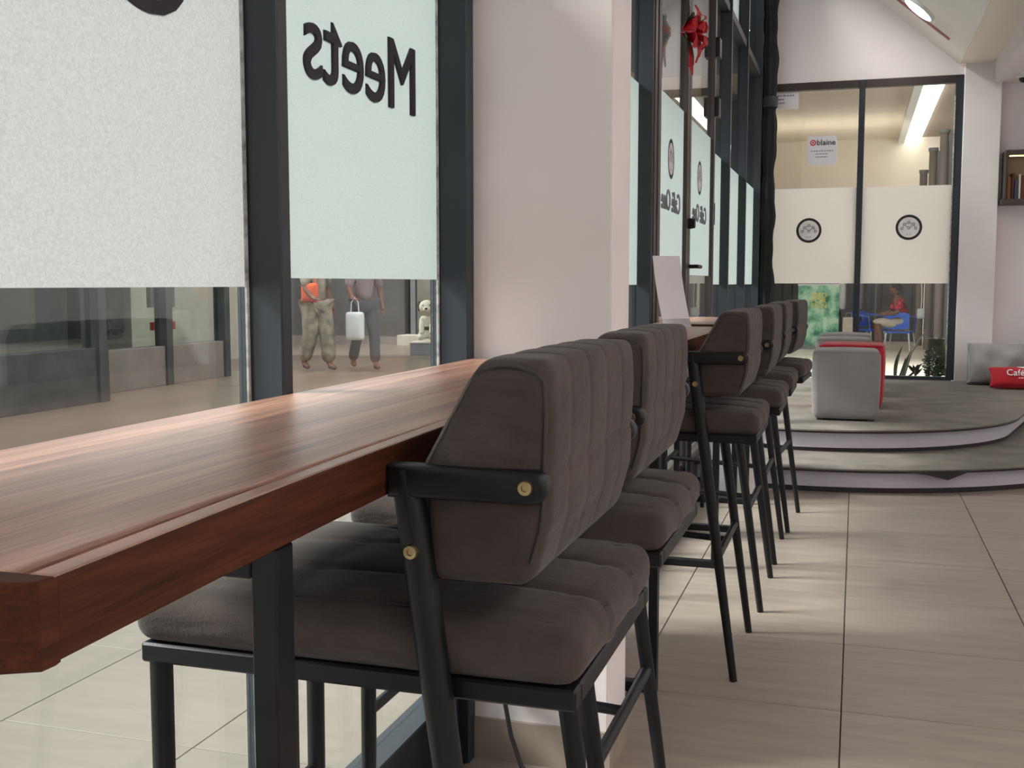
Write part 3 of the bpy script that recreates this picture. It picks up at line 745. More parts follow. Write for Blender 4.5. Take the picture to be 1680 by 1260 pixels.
# ------------------------------------------------------------------ small things in the cafe
# white menu sheet standing on the second bar
t = thing('menu_sheet', 'white paper sheet standing tilted on the bar beyond the pillar', 'paper sheet', (-0.717, 4.58, 1.01))
bm = newbm()
def mp(u, v):   # u across, v up
    return (-0.055 + 0.105 * u - 0.052 * v - 0.006 * math.sin(PI * v), -0.02 + 0.06 * u + 0.05 * v + 0.012 * math.sin(PI * v), 0.035 + 0.262 * v)
for i in range(6):
    for j in range(8):
        quad(bm, mp(i / 6, j / 8), mp((i + 1) / 6, j / 8), mp((i + 1) / 6, (j + 1) / 8), mp(i / 6, (j + 1) / 8))
bmesh.ops.remove_doubles(bm, verts=bm.verts, dist=1e-5)
bmesh.ops.solidify(bm, geom=bm.faces[:], thickness=0.0012)
obj('sheet', bm, 'paper', t, True)
bm = newbm(); a, b_, = mp(0, 0), mp(1, 0)
quad(bm, a, b_, (b_[0] + 0.02, b_[1] - 0.07, 0.0015), (a[0] + 0.02, a[1] - 0.07, 0.0015)); bmesh.ops.solidify(bm, geom=bm.faces[:], thickness=0.0012)
obj('folded_foot', bm, 'paper', t)
# red fabric flower on the door
t = thing('poinsettia_ornament', 'red fabric poinsettia hanging on the glazed door', 'ornament', (-0.885, 5.72, 2.47))
def petal(bm, ang, L, w, tilt, droop):
    d = Vector((0.25 * math.cos(tilt), math.cos(ang), math.sin(ang))); d.normalize()
    n_ = Vector((1, 0, 0)); s_ = d.cross(n_).normalized()
    rows = []
    for i in range(5):
        f = i / 4; p = d * (0.015 + L * f) + n_ * (tilt * 0.06 * math.sin(PI * f) - droop * f * f) + Vector((0, 0, -0.02 * f * f))
        ww = w * math.sin(PI * min(0.97, 0.12 + 0.85 * f)) ** 0.8
        rows.append((p - s_ * ww, p + n_ * 0.008, p + s_ * ww))
    vs = [[bm.verts.new(q) for q in r] for r in rows]
    for a, b in zip(vs, vs[1:]):
        for k in range(2): bm.faces.new((a[k], a[k + 1], b[k + 1], b[k]))
    return bm
for i in range(7):
    obj('petal', petal(newbm(), 2 * PI * i / 7 + 0.2, 0.13, 0.04, 1.0, -0.05), 'petal', t, True)
for i in range(5):
    obj('petal', petal(newbm(), 2 * PI * i / 5 + 0.5, 0.08, 0.03, 1.6, -0.09), 'petal', t, True)
for i, a in enumerate((0.9, 2.2, 3.9, 5.4)):
    obj('leaf', petal(newbm(), a, 0.16, 0.035, 0.3, 0.0), 'petal_dark', t, True)
for i, (a, l) in enumerate(((-1.75, 0.16), (-1.4, 0.19), (-1.57, 0.17))):
    obj('ribbon_tail', petal(newbm(), a, l, 0.022, 0.3, 0.0), 'petal', t, True)
# gathered dark curtain in the corner
t = thing('corner_curtain', 'dark gathered curtain hanging in the corner by the far window', 'curtain', (-0.84, 10.84, 0.29))
bm = newbm(); rings = []
for i in range(61):
    z = 4.2 * i / 60; r0 = 0.062 + 0.010 * math.sin(z * 9) + 0.006 * math.sin(z * 21 + 1) + (0.014 if abs(z - 2.6) < 0.05 else 0)
    rings.append([bm.verts.new(((r0 + 0.009 * math.sin(7 * a + 0.6 * math.sin(z * 3))) * math.cos(a), (r0 + 0.009 * math.sin(7 * a)) * math.sin(a), z)) for a in [2 * PI * j / 42 for j in range(42)]])
for a, b in zip(rings, rings[1:]):
    for j in range(42): bm.faces.new((a[j], a[(j + 1) % 42], b[(j + 1) % 42], b[j]))
obj('cloth', bm, 'drape', t, True)
obj('tie_band', lathe(newbm(), [(0.078, 2.56), (0.082, 2.58), (0.082, 2.64), (0.078, 2.66)], seg=24), 'nosing', t, True)
# pale round bin beside the steps
t = thing('waste_bin', 'pale grey round bin at the foot of the stage, seen between stool legs', 'bin', (-0.64, 6.22, 0))
obj('body', lathe(newbm(), [(0.0, 0.0), (0.12, 0.0), (0.15, 0.03), (0.17, 0.20), (0.175, 0.43), (0.165, 0.44), (0.14, 0.42), (0.13, 0.05), (0, 0.04)], seg=28), 'white_plastic', t, True)
obj('rim', lathe(newbm(), [(0.170, 0.425), (0.181, 0.43), (0.181, 0.45), (0.166, 0.45), (0.166, 0.435)], seg=28), 'white_plastic', t, True)
# wall niche shelf with books
t = thing('wall_shelf', 'dark framed wall shelf box at the right edge, lit warm inside', 'shelf', (1.215, 10.80, 1.90))
obj('frame', box(newbm(), 0.0, 0.9, 0.0, 0.229, 0.0, 0.045, 0.003), 'dark_wood', t)
obj('frame', box(newbm(), 0.02, 0.9, 0.0, 0.229, 0.435, 0.48, 0.003), 'dark_wood', t)
obj('frame', box(newbm(), 0.02, 0.04, 0.0, 0.229, 0.045, 0.435, 0.003), 'dark_wood', t)
obj('back_panel', box(newbm(), 0.04, 0.9, 0.21, 0.229, 0.045, 0.435), 'mall_brown', t)
obj('led_strip', box(newbm(), 0.06, 0.8, 0.06, 0.075, 0.427, 0.434), 'warm_led', t)
bx = 1.262
for i, (w, h, m, lb) in enumerate(((0.03, 0.20, 'book_c', 'brown book leaning at the left end of the wall shelf'), (0.022, 0.23, 'book_a', 'slim dark red book on the wall shelf'), (0.025, 0.17, 'book_d', 'navy book on the wall shelf'), (0.018, 0.22, 'book_b', 'cream book on the wall shelf'), (0.05, 0.21, 'book_a', 'thick dark red book on the wall shelf'), (0.04, 0.19, 'amber', 'amber coloured book on the wall shelf'))):
    b = thing('book', lb, 'book', (bx, 10.84, 1.946), 0.0, 'books on the wall shelf')
    obj('cover', box(newbm(), 0, w, 0, 0.13, 0, h, 0.002), m, b)
    obj('pages', box(newbm(), 0.003, w - 0.003, 0.003, 0.132, 0.003, h + 0.0005), 'paper', b)
    bx += w + 0.006
# security camera under the bulkhead
t = thing('security_camera', 'small white dome security camera under the ceiling bulkhead', 'camera', (1.33, 10.55, 3.0))
obj('base', lathe(newbm(), [(0, 0), (0.062, 0), (0.064, -0.03), (0.05, -0.042), (0, -0.042)], seg=24), 'white_plastic', t, True)
obj('dome', lathe(newbm(), [(0.044, -0.042), (0.04, -0.062), (0.026, -0.078), (0, -0.084)], seg=24), 'dark_glass', t, True)
# cable bundle at pillar foot
t = thing('power_cable', 'black power cable hanging by the pillar foot', 'cable', (-0.80, 2.47, 0))
obj('cord', tube(newbm(), [(0, 0, 0.9), (0.01, 0.01, 0.5), (0.0, 0.0, 0.22), (0.03, -0.02, 0.10), (0.06, -0.03, 0.03), (0.10, -0.05, 0.008), (0.16, -0.02, 0.008)], 0.006, 8), 'cable', t, True)
obj('plug_block', box(newbm(), -0.03, 0.03, 0.0, 0.045, 0.20, 0.34, 0.006, 2), 'cable', t)
# ceiling lamps (round panels on the slope) and the pink trim strip
NS = Vector((-0.86, 0, -1)).normalized()
lamp_rot = Vector((0, 0, 1)).rotation_difference(NS).to_euler()
def lamp(x, y, label):
    t = thing('ceiling_lamp', label, 'ceiling lamp', (x, y, slope(x)), group='round ceiling lamps')
    t.rotation_euler = lamp_rot
    obj('rim', lathe(newbm(), [(0.150, 0.0), (0.158, 0.0), (0.158, 0.022), (0.138, 0.026), (0.138, 0.020)], seg=32), 'white_plastic', t, True)
    bm = newbm(); lathe(bm, [(0.0, 0.021), (0.138, 0.021), (0.138, 0.015), (0, 0.015)], seg=32); obj('diffuser', bm, 'lamp_emit', t)
lamp(0.448, 10.16, 'glowing round ceiling lamp on the sloping ceiling near the end wall')
DN = []
ORD = ('first', 'second', 'third', 'fourth', 'fifth', 'sixth', 'seventh', 'eighth', 'ninth', 'tenth')
def fill_down(x, y):  # added lamps out of view that fill the room with light
    DN.append(1)
    t = thing('fill_downlight', '%s added unseen fill lamp under the lowered ceiling on the right' % ORD[len(DN) - 1], 'ceiling lamp', (x, y, 3.0), group='added fill lamps under the bulkhead')
    obj('rim', lathe(newbm(), [(0.12, 0), (0.128, 0), (0.128, -0.016), (0.112, -0.018)], seg=28), 'white_plastic', t, True)
    obj('diffuser', lathe(newbm(), [(0, -0.012), (0.112, -0.012), (0.112, -0.006), (0, -0.006)], seg=28), 'fill_emit', t)
for y in (8.2, 5.2, 2.2, -0.8): fill_down(1.8, y)
for y in (3.7, 0.7, -2.3): fill_down(2.3, y)
for y in (0.2, -2.0): fill_down(1.45 + 0.3, y + 0.25)  # two more added to brighten the pillar
bm = newbm(); tube(bm, [(0.24, 10.40, slope(0.24) - 0.012), (0.704, 10.38, slope(0.704) - 0.012)], 0.010, 8)
tag(obj('trim_1', bm, 'pink_strip', None), 'thin pink trim strip across the sloping ceiling', kind='structure')

# ------------------------------------------------------------------ mall outside the left windows
struct('ceiling_mall_shade', box(newbm(), -14, -8.2, -5, 11.2, 4.5, 4.6), 'mall_wall', label='added unseen slab shading the far side of the mall')  # added to shade the far corridor, cut back to let the sun in
bm = newbm(); box(bm, -2.15, -1.04, -5, 11.2, 3.25, 3.45); box(bm, -2.15, -2.05, -5, 11.2, 3.45, 5.0)
struct('ceiling_sun_block', bm, 'mall_grey', label='added slab and parapet keeping sun off the upper panes')  # added to block sun and sky from the upper panes
struct('wall_mall', box(newbm(), -14.1, -14, -5, 27, 0, 4.6), 'mall_wall', label='far side of the mall')
def shopfront(label, x, y0, y1, posts, plinth, pm, dm, items):
    t = thing('shopfront', label, 'shopfront', (x, 0, 0))
    obj('plinth', box(newbm(), -0.2, 0.0, y0, y1, 0, plinth, 0.004), pm, t)
    obj('backing', box(newbm(), -1.6, -1.5, y0, y1, 0, 3.2), dm, t)
    obj('shop_floor', box(newbm(), -1.5, -0.2, y0, y1, 0, 0.02), 'mall_dark', t)
    obj('fascia', box(newbm(), -0.25, 0.05, y0, y1, 2.6, 3.4, 0.004), 'mall_dark', t)
    for y in posts: obj('post', box(newbm(), -0.14, 0.03, y - 0.06, y + 0.06, 0, 2.6, 0.004), 'mall_dark', t)
    for a, b in zip(posts, posts[1:]): obj('pane', box(newbm(), -0.08, -0.074, a + 0.06, b - 0.06, plinth, 2.6), 'glass', t)
    for (yy, zz, w, h, m) in items: obj('display_panel', box(newbm(), -0.5, -0.44, yy, yy + w, zz, zz + h, 0.003), m, t)
    return t
shopfront('near dark shopfront across the mall, left of the frosted pane', -7.25, 4.6, 9.42, (4.6, 7.2, 9.3), 0.55, 'mall_dark', 'mall_wall', ((7.5, 0.6, 0.5, 0.7, 'mall_grey'), (8.4, 0.75, 0.5, 0.4, 'mall_brown')))
shopfront('dark shopfront across the mall with a brown plinth', -7.75, 9.55, 12.5, (9.65, 11.15, 12.4), 0.46, 'mall_brown', 'mall_wall', ((11.5, 0.62, 0.45, 0.10, 'lipstick_red'), (9.95, 0.8, 0.12, 0.9, 'mall_brown'), (10.3, 0.55, 0.6, 0.12, 'mall_dark'), (11.45, 0.9, 0.5, 0.3, 'mall_grey')))
struct('wall_mall_cream', box(newbm(), -9.6, -9.4, 12.7, 16.2, 0, 4.6), 'mall_cream', label='cream wall beyond the shopfronts')
t = thing('shop_block', 'dark shop wall behind the walking people', 'shopfront', (-9.3, 20.0, 0))
obj('wall_panel', box(newbm(), -2.6, 0.83, 0, 0.3, 0, 4.4), 'mall_dark', t)
obj('skirting', box(newbm(), -2.6, 0.83, -0.03, -0.001, 0, 0.15), 'mall_brown', t)
t = thing('glass_shop', 'grey glazed shop doors with a pale step behind the plush dog', 'shopfront', (-8.35, 20.0, 0))
for k in range(4):
    obj('door_post', box(newbm(), k * 0.75, k * 0.75 + 0.10, 0, 0.1, 0.2, 2.8), 'mall_grey', t)
    if k < 3: obj('pane', box(newbm(), k * 0.75 + 0.10, k * 0.75 + 0.75, 0.04, 0.05, 0.2, 2.8), 'glass', t)
    if k < 3: obj('display_panel', box(newbm(), k * 0.75 + 0.2, k * 0.75 + 0.6, 0.6, 0.65, 0.3, 2.2), ('mall_grey', 'cloth_white', 'mall_grey')[k], t)
obj('step', box(newbm(), -0.1, 2.9, -0.45, 0.1, 0, 0.2, 0.005), 'mall_cream', t)
obj('rear_wall', box(newbm(), -0.1, 6.5, 1.6, 1.7, 0, 4.4), 'mall_grey', t)
obj('fascia', box(newbm(), -0.1, 6.5, -0.1, 0.2, 2.8, 4.4), 'mall_dark', t)

def standing(name, label, loc, rz, pose, top, bottom, bag=None, h=1.66):
    """clothed adult; pose gives the joint points (local, facing +x)"""
    t = thing(name, label, 'person', loc, rz)
    P = pose
    V = ['hip', 'waist', 'chest', 'neck', 'head0', 'lsh', 'lel', 'lwr', 'lha', 'rsh', 'rel', 'rwr', 'rha', 'lhp', 'lkn', 'lan', 'lto', 'rhp', 'rkn', 'ran', 'rto']
    idx = {n: i for i, n in enumerate(V)}
    E = [('hip', 'waist'), ('waist', 'chest'), ('chest', 'neck'), ('neck', 'head0'), ('chest', 'lsh'), ('lsh', 'lel'), ('lel', 'lwr'), ('lwr', 'lha'), ('chest', 'rsh'), ('rsh', 'rel'), ('rel', 'rwr'), ('rwr', 'rha'),
         ('hip', 'lhp'), ('lhp', 'lkn'), ('lkn', 'lan'), ('lan', 'lto'), ('hip', 'rhp'), ('rhp', 'rkn'), ('rkn', 'ran'), ('ran', 'rto')]
    R = dict(hip=.125, waist=.11, chest=.125, neck=.05, head0=.055, lsh=.06, lel=.042, lwr=.03, lha=.035, rsh=.06, rel=.042, rwr=.03, rha=.035, lhp=.09, lkn=.058, lan=.04, lto=.035, rhp=.09, rkn=.058, ran=.04, rto=.035)
    body = skin_body('body', [P[n] for n in V], [(idx[a], idx[b]) for a, b in E], [R[n] for n in V], 'skin', t)
    hd = Vector(P['head0'])
    f = Vector(P.get('face', (1, 0, 0))).normalized()
    bm = newbm(); ellipsoid(bm, hd + Vector((0, 0, 0.085)), (0.088, 0.075, 0.115), 18, 12)
    ellipsoid(bm, hd + f * 0.09 + Vector((0, 0, 0.07)), (0.018, 0.013, 0.022), 8, 6)
    sd = Vector((-f.y, f.x, 0))
    for s in (-1, 1): ellipsoid(bm, hd + sd * 0.076 * s + Vector((0, 0, 0.075)), (0.016, 0.012, 0.028), 8, 6)
    h0 = obj('head', bm, 'skin', t, True)
    bm = newbm()
    for s in (-1, 1): ellipsoid(bm, hd + f * 0.082 + sd * 0.03 * s + Vector((0, 0, 0.095)), (0.009, 0.011, 0.007), 8, 6)
    obj('eyes', bm, 'hair', h0, True)
    bm = newbm(); ellipsoid(bm, hd + f * 0.084 + Vector((0, 0, 0.025)), (0.008, 0.022, 0.007), 8, 6); obj('mouth', bm, 'petal', h0, True)
    bm = newbm(); ellipsoid(bm, hd - f * 0.016 + Vector((0, 0, 0.112)), (0.095, 0.084, 0.10), 18, 12); obj('hair', bm, 'hair', h0, True)
    for a in 'lr':
        wv, hv = Vector(P[a + 'wr']), Vector(P[a + 'ha']); d = (hv - wv).normalized(); sx = d.cross(Vector((0, 0, 1)))
        if sx.length < 0.2: sx = Vector((0, 1, 0))
        sx.normalize()
        for k, L in enumerate((0.062, 0.072, 0.068, 0.052)):
            b0 = hv + sx * (0.022 * (k - 1.5) / 1.0) * 0.8
            obj('finger', tube(newbm(), [b0, b0 + d * L * 0.55, b0 + d * L * 0.9 + Vector((0, 0, -0.012))], [0.009, 0.0085, 0.006], 8), 'skin', body, True)
        obj('thumb', tube(newbm(), [lerp(wv, hv, 0.5) + sx * 0.02, hv + sx * 0.042, hv + sx * 0.046 + d * 0.025], [0.011, 0.0095, 0.007], 8), 'skin', body, True)
    # clothes: looser shells over the same joints
    tv = ['hip', 'waist', 'chest', 'lsh', 'lel', 'rsh', 'rel']
    ti = {n: i for i, n in enumerate(tv)}
    tr_ = dict(hip=.150, waist=.138, chest=.150, lsh=.08, lel=.06, rsh=.08, rel=.06)
    skin_body('shirt', [P[n] for n in tv], [(0, 1), (1, 2), (2, 3), (3, 4), (2, 5), (5, 6)], [tr_[n] for n in tv], top, t)
    lv = ['hip', 'lhp', 'lkn', 'lan', 'rhp', 'rkn', 'ran']; short = P.get('short', False)
    pts = [Vector(P[n]) for n in lv]
    if short:
        pts[3] = lerp(pts[2], pts[3], 0.08); pts[6] = lerp(pts[5], pts[6], 0.08)
    wid = P.get('wide', 1.0)
    skin_body('trousers', pts, [(0, 1), (1, 2), (2, 3), (0, 4), (4, 5), (5, 6)], [.148, .112 * wid, .082 * wid, .075 * wid if not short else .08, .112 * wid, .082 * wid, .075 * wid if not short else .08], bottom, t)
    for a in 'lr':
        an, tp = Vector(P[a + 'an']), Vector(P[a + 'to'])
        skin_body('shoe', [an + Vector((0, 0, -0.035)), lerp(an, tp, 0.5) + Vector((0, 0, -0.01)), tp], [(0, 1), (1, 2)], [(.045, .04), (.046, .036), (.04, .03)], 'cloth_dark', t, sub=1)
    return t
def walk(st=0.28, bend=0.0):
    return dict(hip=(0, 0, .93), waist=(0.0, 0, 1.10), chest=(.02, 0, 1.30), neck=(.03, 0, 1.44), head0=(.05, 0, 1.50),
        lsh=(.02, .17, 1.36), lel=(-.08, .24, 1.12), lwr=(.02, .25, .90), lha=(.05, .25, .82), rsh=(.02, -.17, 1.36), rel=(.10, -.24, 1.12), rwr=(.25, -.22, 1.0), rha=(.33, -.21, .99),
        lhp=(0, .09, .88), lkn=(st * .6, .09, .50), lan=(st * .75, .09, .10), lto=(st * .75 + .15, .09, .045), rhp=(0, -.09, .88), rkn=(-st * .1, -.09, .49), ran=(-st, -.09, .12), rto=(-st + .13, -.09, .04))
p = walk(0.20); p['wide'] = 1.35
t1 = standing('person', 'person in loose patterned clothes with an orange bag, walking outside the Meets window', (-7.02, 13.50, 0.0), -0.5, p, 'cloth_camo', 'cloth_camo')
bg_ = thing('shoulder_bag', 'orange-red bag at the elbow of the patterned walker', 'bag', (-7.0, 13.28, 0.93))
obj('pouch', puff((12, 8, 12), (0.12, 0.05, 0.13), 0.045, (0.0, 0.02, 0.0)), 'cloth_orange', bg_, True, (0, 0, 0.14))
obj('strap', tube(newbm(), [(-0.09, 0, 0.24), (-0.08, 0, 0.42), (0.0, 0, 0.50), (0.08, 0, 0.42), (0.09, 0, 0.24)], 0.01, 8), 'cloth_orange', bg_, True)
p = walk(0.34)
t2 = standing('person', 'person in dark clothes striding beside the patterned walker outside', (-6.52, 13.95, 0.0), -0.9, p, 'cloth_mauve', 'cloth_dark')
bg_ = thing('tote_bag', 'white tote bag carried by the striding person', 'bag', (-6.47, 13.55, 0.42))
obj('pouch', puff((12, 8, 12), (0.13, 0.05, 0.19), 0.04, (0.0, 0.02, 0.0)), 'cloth_white', bg_, True, (0, 0, 0.2))
obj('handle', tube(newbm(), [(-0.06, 0, 0.37), (-0.05, 0, 0.52), (0.0, 0, 0.58), (0.05, 0, 0.52), (0.06, 0, 0.37)], 0.008, 8), 'cloth_white', bg_, True)
# plush dog outside, sitting
t = thing('plush_dog', 'large cream plush dog sitting on a box outside the window', 'toy', (-6.88, 17.2, 0.22), -1.25)
skin_body('body', [(0, 0, .14), (.02, 0, .32), (.06, 0, .46), (.12, .10, .12), (.24, .11, .05), (.12, -.10, .12), (.24, -.11, .05), (.10, .09, .34), (.20, .08, .12), (.10, -.09, .34), (.20, -.08, .12)], [(0, 1), (1, 2), (0, 3), (3, 4), (0, 5), (5, 6), (1, 7), (7, 8), (1, 9), (9, 10)], [.15, .13, .09, .08, .06, .08, .06, .05, .045, .05, .045], 'fur', t)
bm = newbm(); ellipsoid(bm, (.10, 0, .58), (.13, .13, .12)); ellipsoid(bm, (.22, 0, .54), (.07, .06, .05)); hd_ = obj('head', bm, 'fur', t, True)
bm = newbm(); ellipsoid(bm, (.285, 0, .56), (.02, .025, .018)); obj('nose', bm, 'hair', hd_, True)
for s in (-1, 1):
    bm = newbm(); ellipsoid(bm, (.20, .05 * s, .61), (.016, .016, .018)); obj('eye', bm, 'hair', hd_, True)
    bm = newbm(); ellipsoid(bm, (.06, .13 * s, .60), (.05, .03, .09)); obj('ear', bm, 'fur_dark', hd_, True)
t = thing('display_box', 'low pale box under the plush dog', 'box', (-6.88, 17.2, 0), 0.2)
obj('carton', box(newbm(), -0.25, 0.25, -0.25, 0.25, 0, 0.2, 0.006), 'mall_grey', t)
obj('lid', box(newbm(), -0.26, 0.26, -0.26, 0.26, 0.2, 0.22, 0.003), 'mall_cream', t)

# ------------------------------------------------------------------ atrium beyond the end window
struct('ceiling_atrium', box(newbm(), -9, 0.80, 16.0, 27, 4.5, 4.6), 'mall_ceiling', label='bright beige atrium ceiling')
struct('ceiling_atrium_side', box(newbm(), 1.28, 8, 16.0, 27, 4.5, 4.6), 'mall_ceiling_brown', label='brown atrium ceiling on the right')
t = thing('light_cove', 'long white light cove running along the atrium ceiling', 'ceiling light', (0, 0, 4.35))
obj('trough', box(newbm(), 0.80, 0.94, 16.0, 26.9, 0.03, 0.15), 'white_plastic', t)
obj('diffuser', box(newbm(), 0.97, 1.27, 16.0, 26.9, 0.05, 0.15), 'cove_emit', t)
struct('wall_atrium', box(newbm(), -14, 8, 26.9, 27, 0, 4.6), 'mall_ceiling', label='beige wall at the back of the atrium')
sh = thing('roller_shutter', 'dark grey ribbed shutter wall behind the seated person', 'shutter', (0, 24.0, 0))
for k in range(18):
    obj('slat', box(newbm(), -2.3 + 0.2 * k, -2.3 + 0.2 * k + 0.185, 0, 0.05 + 0.012 * (k % 2), 0, 2.6, 0.004), 'shutter', sh)
obj('backing', box(newbm(), -2.3, 1.3, 0.07, 0.1, 0, 2.6), 'shutter', sh)
obj('header', box(newbm(), -2.4, 1.4, -0.05, 0.15, 2.6, 2.9), 'mall_dark', sh)
fc = thing('dark_facade', 'dark glazed facade on the right side of the atrium', 'facade', (1.47, 0, 0))
obj('wall', box(newbm(), 0.0, 0.15, 15.0, 23.9, 0, 3.74), 'mall_dark', fc)
for k in range(6): obj('fin', box(newbm(), -0.05, 0.0, 15.4 + 1.5 * k, 15.5 + 1.5 * k, 0, 3.74), 'mall_grey', fc)
for k, (x, y, h) in enumerate(((1.24, 21.2, 3.60), (1.33, 19.9, 3.75), (1.16, 22.6, 3.35))):
    c = thing('atrium_column', ('slim brown column on the atrium right, middle height', 'tallest slim brown column nearest the dark facade', 'shortest slim brown column in the atrium')[k], 'column', (x, y, 0), group='slim columns in the atrium')
    obj('shaft', tube(newbm(), [(0, 0, 0), (0, 0, h - 0.06)], 0.07, 14), 'mall_brown', c, True)
    obj('cap', tube(newbm(), [(0, 0, h - 0.06), (0, 0, h)], 0.085, 14), 'mall_grey', c)
def fill_uplight(y, z, x0, x1, label):  # added strips, hidden from view, that brighten the atrium ceiling
    t = thing('fill_strip', label, 'added fill light', (0, y, z))
    obj('housing', box(newbm(), x0, x1, -0.05, 0.05, 0, 0.05), 'mall_grey', t)
    obj('diffuser', box(newbm(), x0 + 0.02, x1 - 0.02, -0.04, 0.04, 0.05, 0.06), 'fill_strip_emit', t)
fill_uplight(24.05, 2.9, -2.3, 1.3, 'added fill strip on the shutter header washing the atrium ceiling')
fill_uplight(11.24, 3.6, -3.0, 2.6, 'added hidden fill strip above the far window outside')
# banner
t = thing('roll_up_banner', 'green jungle-print roll-up banner with yellow lettering beyond the far window', 'banner', (-0.66, 20.8, 0))
obj('sheet', box(newbm(), -0.36, 0.36, 0, 0.01, 0.06, 1.16), 'poster', t)
obj('base', box(newbm(), -0.38, 0.38, -0.08, 0.09, 0, 0.06, 0.01), 'mall_grey', t)
obj('top_bar', box(newbm(), -0.37, 0.37, -0.01, 0.02, 1.16, 1.185), 'cloth_white', t)
for k, s_ in enumerate(('FEED', 'FOR', 'FUN')): text('lettering', s_, 'yellow_print', t, frame4((-0.13, -0.004, 0.94 - 0.095 * k), (1, 0, 0), (0, 0, 1)), height=0.085, width=0.27)
# blue plastic chairs
def plastic_chair(label, loc, rz):
    t = thing('plastic_chair', label, 'chair', loc, rz, group='blue plastic chairs in the atrium')
    obj('seat', puff((10, 10, 4), (0.22, 0.22, 0.018), 0.015, (0, 0, 0.004)), 'blue_plastic', t, True, (0, 0, 0.325))
    bm = newbm(); n = 24
    def ov(a): return (0.11 * math.cos(a), 0.53 + 0.065 * math.sin(a))
    def ou(a):
        c, s_ = math.cos(a), math.sin(a); k = 1 / max(abs(c) / 0.21, abs(s_) / 0.15); return (c * k, 0.53 + s_ * k)
    vs = []
    for yy in (0.205, 0.225):
        vs.append(([bm.verts.new((ov(2 * PI * i / n)[0], yy + 0.15 * (ov(2 * PI * i / n)[1] - .41), ov(2 * PI * i / n)[1])) for i in range(n)], [bm.verts.new((ou(2 * PI * i / n)[0], yy + 0.15 * (ou(2 * PI * i / n)[1] - .41), ou(2 * PI * i / n)[1])) for i in range(n)]))
    (a0, b0), (a1, b1) = vs
    for i in range(n):
        j = (i + 1) % n
        bm.faces.new((a0[i], a0[j], b0[j], b0[i])); bm.faces.new((a1[i], b1[i], b1[j], a1[j])); bm.faces.new((b0[i], b0[j], b1[j], b1[i])); bm.faces.new((a0[i], a1[i], a1[j], a0[j]))
    obj('backrest', bm, 'blue_plastic', t)
    for sx in (-1, 1):
        for sy in (-1, 1): obj('leg', tube(newbm(), [(sx * 0.19, sy * 0.19, 0.325), (sx * 0.23, sy * 0.23, 0)], [0.016, 0.013], 10), 'white_plastic', t, True)
        obj('armrest', tube(newbm(), [(sx * 0.21, 0.23, 0.62), (sx * 0.24, 0.0, 0.60), (sx * 0.23, -0.17, 0.58), (sx * 0.21, -0.19, 0.325)], 0.016, 8), 'blue_plastic', t, True)
    return t
plastic_chair('blue plastic chair with an oval hole in its back, under the seated person', (0.76, 20.95, 0), PI - 0.25)
plastic_chair('empty blue plastic chair facing the seated person', (0.24, 21.7, 0), 0.9)
pz = dict(hip=(.0, 0, .50), waist=(-.02, 0, .64), chest=(-.07, 0, .84), neck=(-.12, 0, .97), head0=(-.15, -.02, 1.02), face=(-1, 0.1, 0),
    lsh=(-.05, -.16, .90), lel=(-.13, -.22, .68), lwr=(-.30, -.14, .64), lha=(-.37, -.12, .64), rsh=(-.08, .16, .90), rel=(-.16, .22, .68), rwr=(-.32, .14, .65), rha=(-.39, .12, .65),
    lhp=(-.04, -.09, .48), lkn=(-.44, -.10, .50), lan=(-.36, -.10, .10), lto=(-.50, -.10, .05), rhp=(-.04, .09, .48), rkn=(-.44, .12, .50), ran=(-.40, .12, .10), rto=(-.54, .12, .05), short=True)
standing('person', 'person in a red checked shirt and pale shorts seated on a blue chair', (0.80, 20.92, 0), 0.12, pz, 'plaid', 'cloth_khaki')
t = thing('hanging_bag', 'white bag hung on the arm of the blue chair', 'bag', (1.10, 20.85, 0.60))
obj('pouch', puff((10, 6, 10), (0.07, 0.05, 0.09), 0.04, (0, 0.01, 0)), 'cloth_white', t, True, (0, 0, 0.06))
obj('strap', tube(newbm(), [(0, 0, 0.14), (0.01, 0, 0.3), (0.0, 0, 0.6)], 0.012, 8), 'cloth_white', t, True)
t = thing('paper_bag', 'cream bag standing beside the green banner', 'bag', (-0.13, 20.9, 0.0))
obj('body', box(newbm(), -0.10, 0.10, -0.06, 0.06, 0, 0.58, 0.01), 'cloth_khaki', t)
obj('handle', tube(newbm(), [(-0.05, 0, 0.57), (-0.04, 0, 0.66), (0.04, 0, 0.66), (0.05, 0, 0.57)], 0.008, 8), 'twig', t, True)
t = thing('clothes_rack', 'rack of patterned mauve clothes behind the window mullion', 'clothes rack', (-0.10, 22.2, 0))
for s in (-1, 1): obj('upright', tube(newbm(), [(0.45 * s, 0, 0), (0.45 * s, 0, 1.5)], 0.015, 8), 'mall_grey', t, True)
obj('rail', tube(newbm(), [(-0.45, 0, 1.5), (0.45, 0, 1.5)], 0.015, 8), 'mall_grey', t, True)
for k in range(5): obj('garment', puff((8, 8, 10), (0.06, 0.17, 0.38), 0.05, (0.01, 0, 0)), ('cloth_mauve', 'cloth_white', 'cloth_dark', 'cloth_mauve', 'cloth_dark')[k], t, True, (-0.32 + 0.16 * k, 0, 1.08))

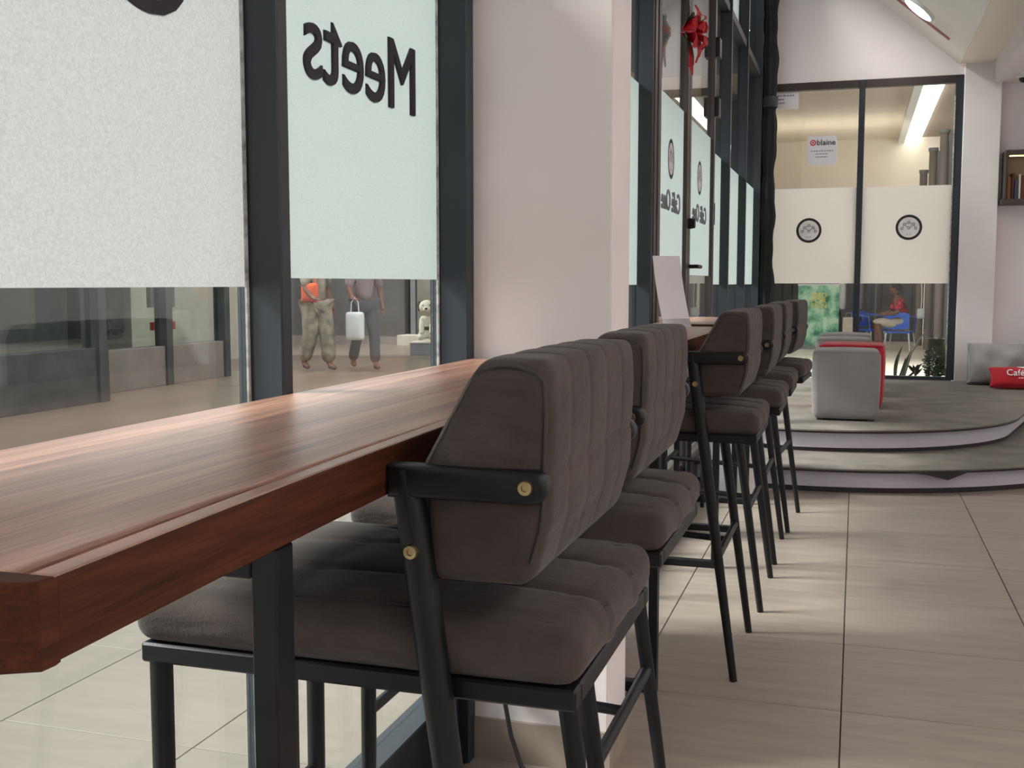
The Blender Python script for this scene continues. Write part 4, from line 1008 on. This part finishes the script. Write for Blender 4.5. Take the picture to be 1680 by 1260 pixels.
# planter just outside the far window
pl = thing('window_planter', 'low planter trough outside the far window', 'planter', (0.62, 11.32, 0))
obj('trough', box(newbm(), -0.55, 0.28, -0.10, 0.10, 0, 0.26, 0.006), 'mall_grey', pl)
obj('soil', box(newbm(), -0.53, 0.26, -0.085, 0.085, 0.26, 0.275), 'soil', pl)
def blade(bm, base, tip, w, bend):
    base, tip = Vector(base), Vector(tip); d = tip - base; s_ = Vector((d.z, 0, -d.x)).normalized(); rows = []
    for i in range(9):
        f = i / 8; p = base + d * f + Vector((bend * math.sin(PI * f), 0.01 * math.sin(PI * f), 0)); ww = w * (0.35 + 0.65 * math.sin(PI * min(1, 0.25 + 0.6 * f))) * (1 - f ** 4) + 0.001
        rows.append([bm.verts.new(p - s_ * ww), bm.verts.new(p + Vector((0, 0.006, 0))), bm.verts.new(p + s_ * ww)])
    for a, b in zip(rows, rows[1:]):
        for k in range(2): bm.faces.new((a[k], a[k + 1], b[k + 1], b[k]))
    return bm
t = thing('snake_plant', 'snake plant with upright mottled blades beside the shrub', 'plant', (0.44, 11.32, 0.276))
for b0, tp, w, bd in (((-0.06, 0, 0), (0.0, 0.0, 0.31), 0.017, -0.02), ((0.0, 0.02, 0), (0.08, 0.0, 0.27), 0.022, 0.0), ((0.05, 0, 0), (0.16, 0.01, 0.12), 0.010, 0.01), ((-0.02, -0.02, 0), (0.03, 0, 0.20), 0.014, 0.01)):
    obj('blade', blade(newbm(), b0, tp, w, bd), 'leaf_bright', t, True)
obj('dry_stem', tube(newbm(), [(0.02, 0, 0), (0.08, 0, 0.24), (0.15, 0, 0.37), (0.22, 0, 0.48)], [0.010, 0.009, 0.008, 0.005], 8), 'twig', t, True)
t = thing('leafy_shrub', 'dark green bushy shrub at the foot of the far window', 'plant', (0.745, 11.33, 0.276))
obj('stem', tube(newbm(), [(0, 0, 0), (0.01, 0, 0.2), (0.0, 0, 0.36)], [0.012, 0.009, 0.004], 8), 'twig', t, True)
def leaves(n, m, name, zr, rr):
    bm = newbm()
    for i in range(n):
        z = random.uniform(*zr); a = random.uniform(0, 2 * PI); k = 1 - abs((z - zr[0]) / (zr[1] - zr[0]) - 0.35) * 0.9
        r = rr * k * math.sqrt(random.random()); c = Vector((r * math.cos(a), r * math.sin(a) * 0.8, z))
        d = Vector((math.cos(a), math.sin(a), random.uniform(-0.2, 0.9))).normalized(); s_ = d.cross(Vector((random.random(), random.random(), 1))).normalized()
        L = random.uniform(0.025, 0.045); w = L * 0.3
        quad(bm, c, c + d * L * 0.5 - s_ * w, c + d * L, c + d * L * 0.5 + s_ * w)
    o = obj(name, bm, m, t); o['kind'] = 'stuff'; return o
leaves(2200, 'leaf', 'foliage', (0.02, 0.38), 0.105)
t = thing('red_leaf_plant', 'small dark red leafed plant left of the shrub', 'plant', (0.56, 11.29, 0.276))
obj('stem', tube(newbm(), [(0, 0, 0), (0.0, 0, 0.1)], [0.006, 0.003], 6), 'twig', t, True)
for i in range(9):
    a = 2 * PI * i / 9 + 0.2
    obj('leaf', blade(newbm(), (0, 0, 0.03 + 0.006 * i), (0.07 * math.cos(a), 0.05 * math.sin(a), 0.10 + 0.006 * i), 0.012, 0.0), 'leaf_red', t, True)
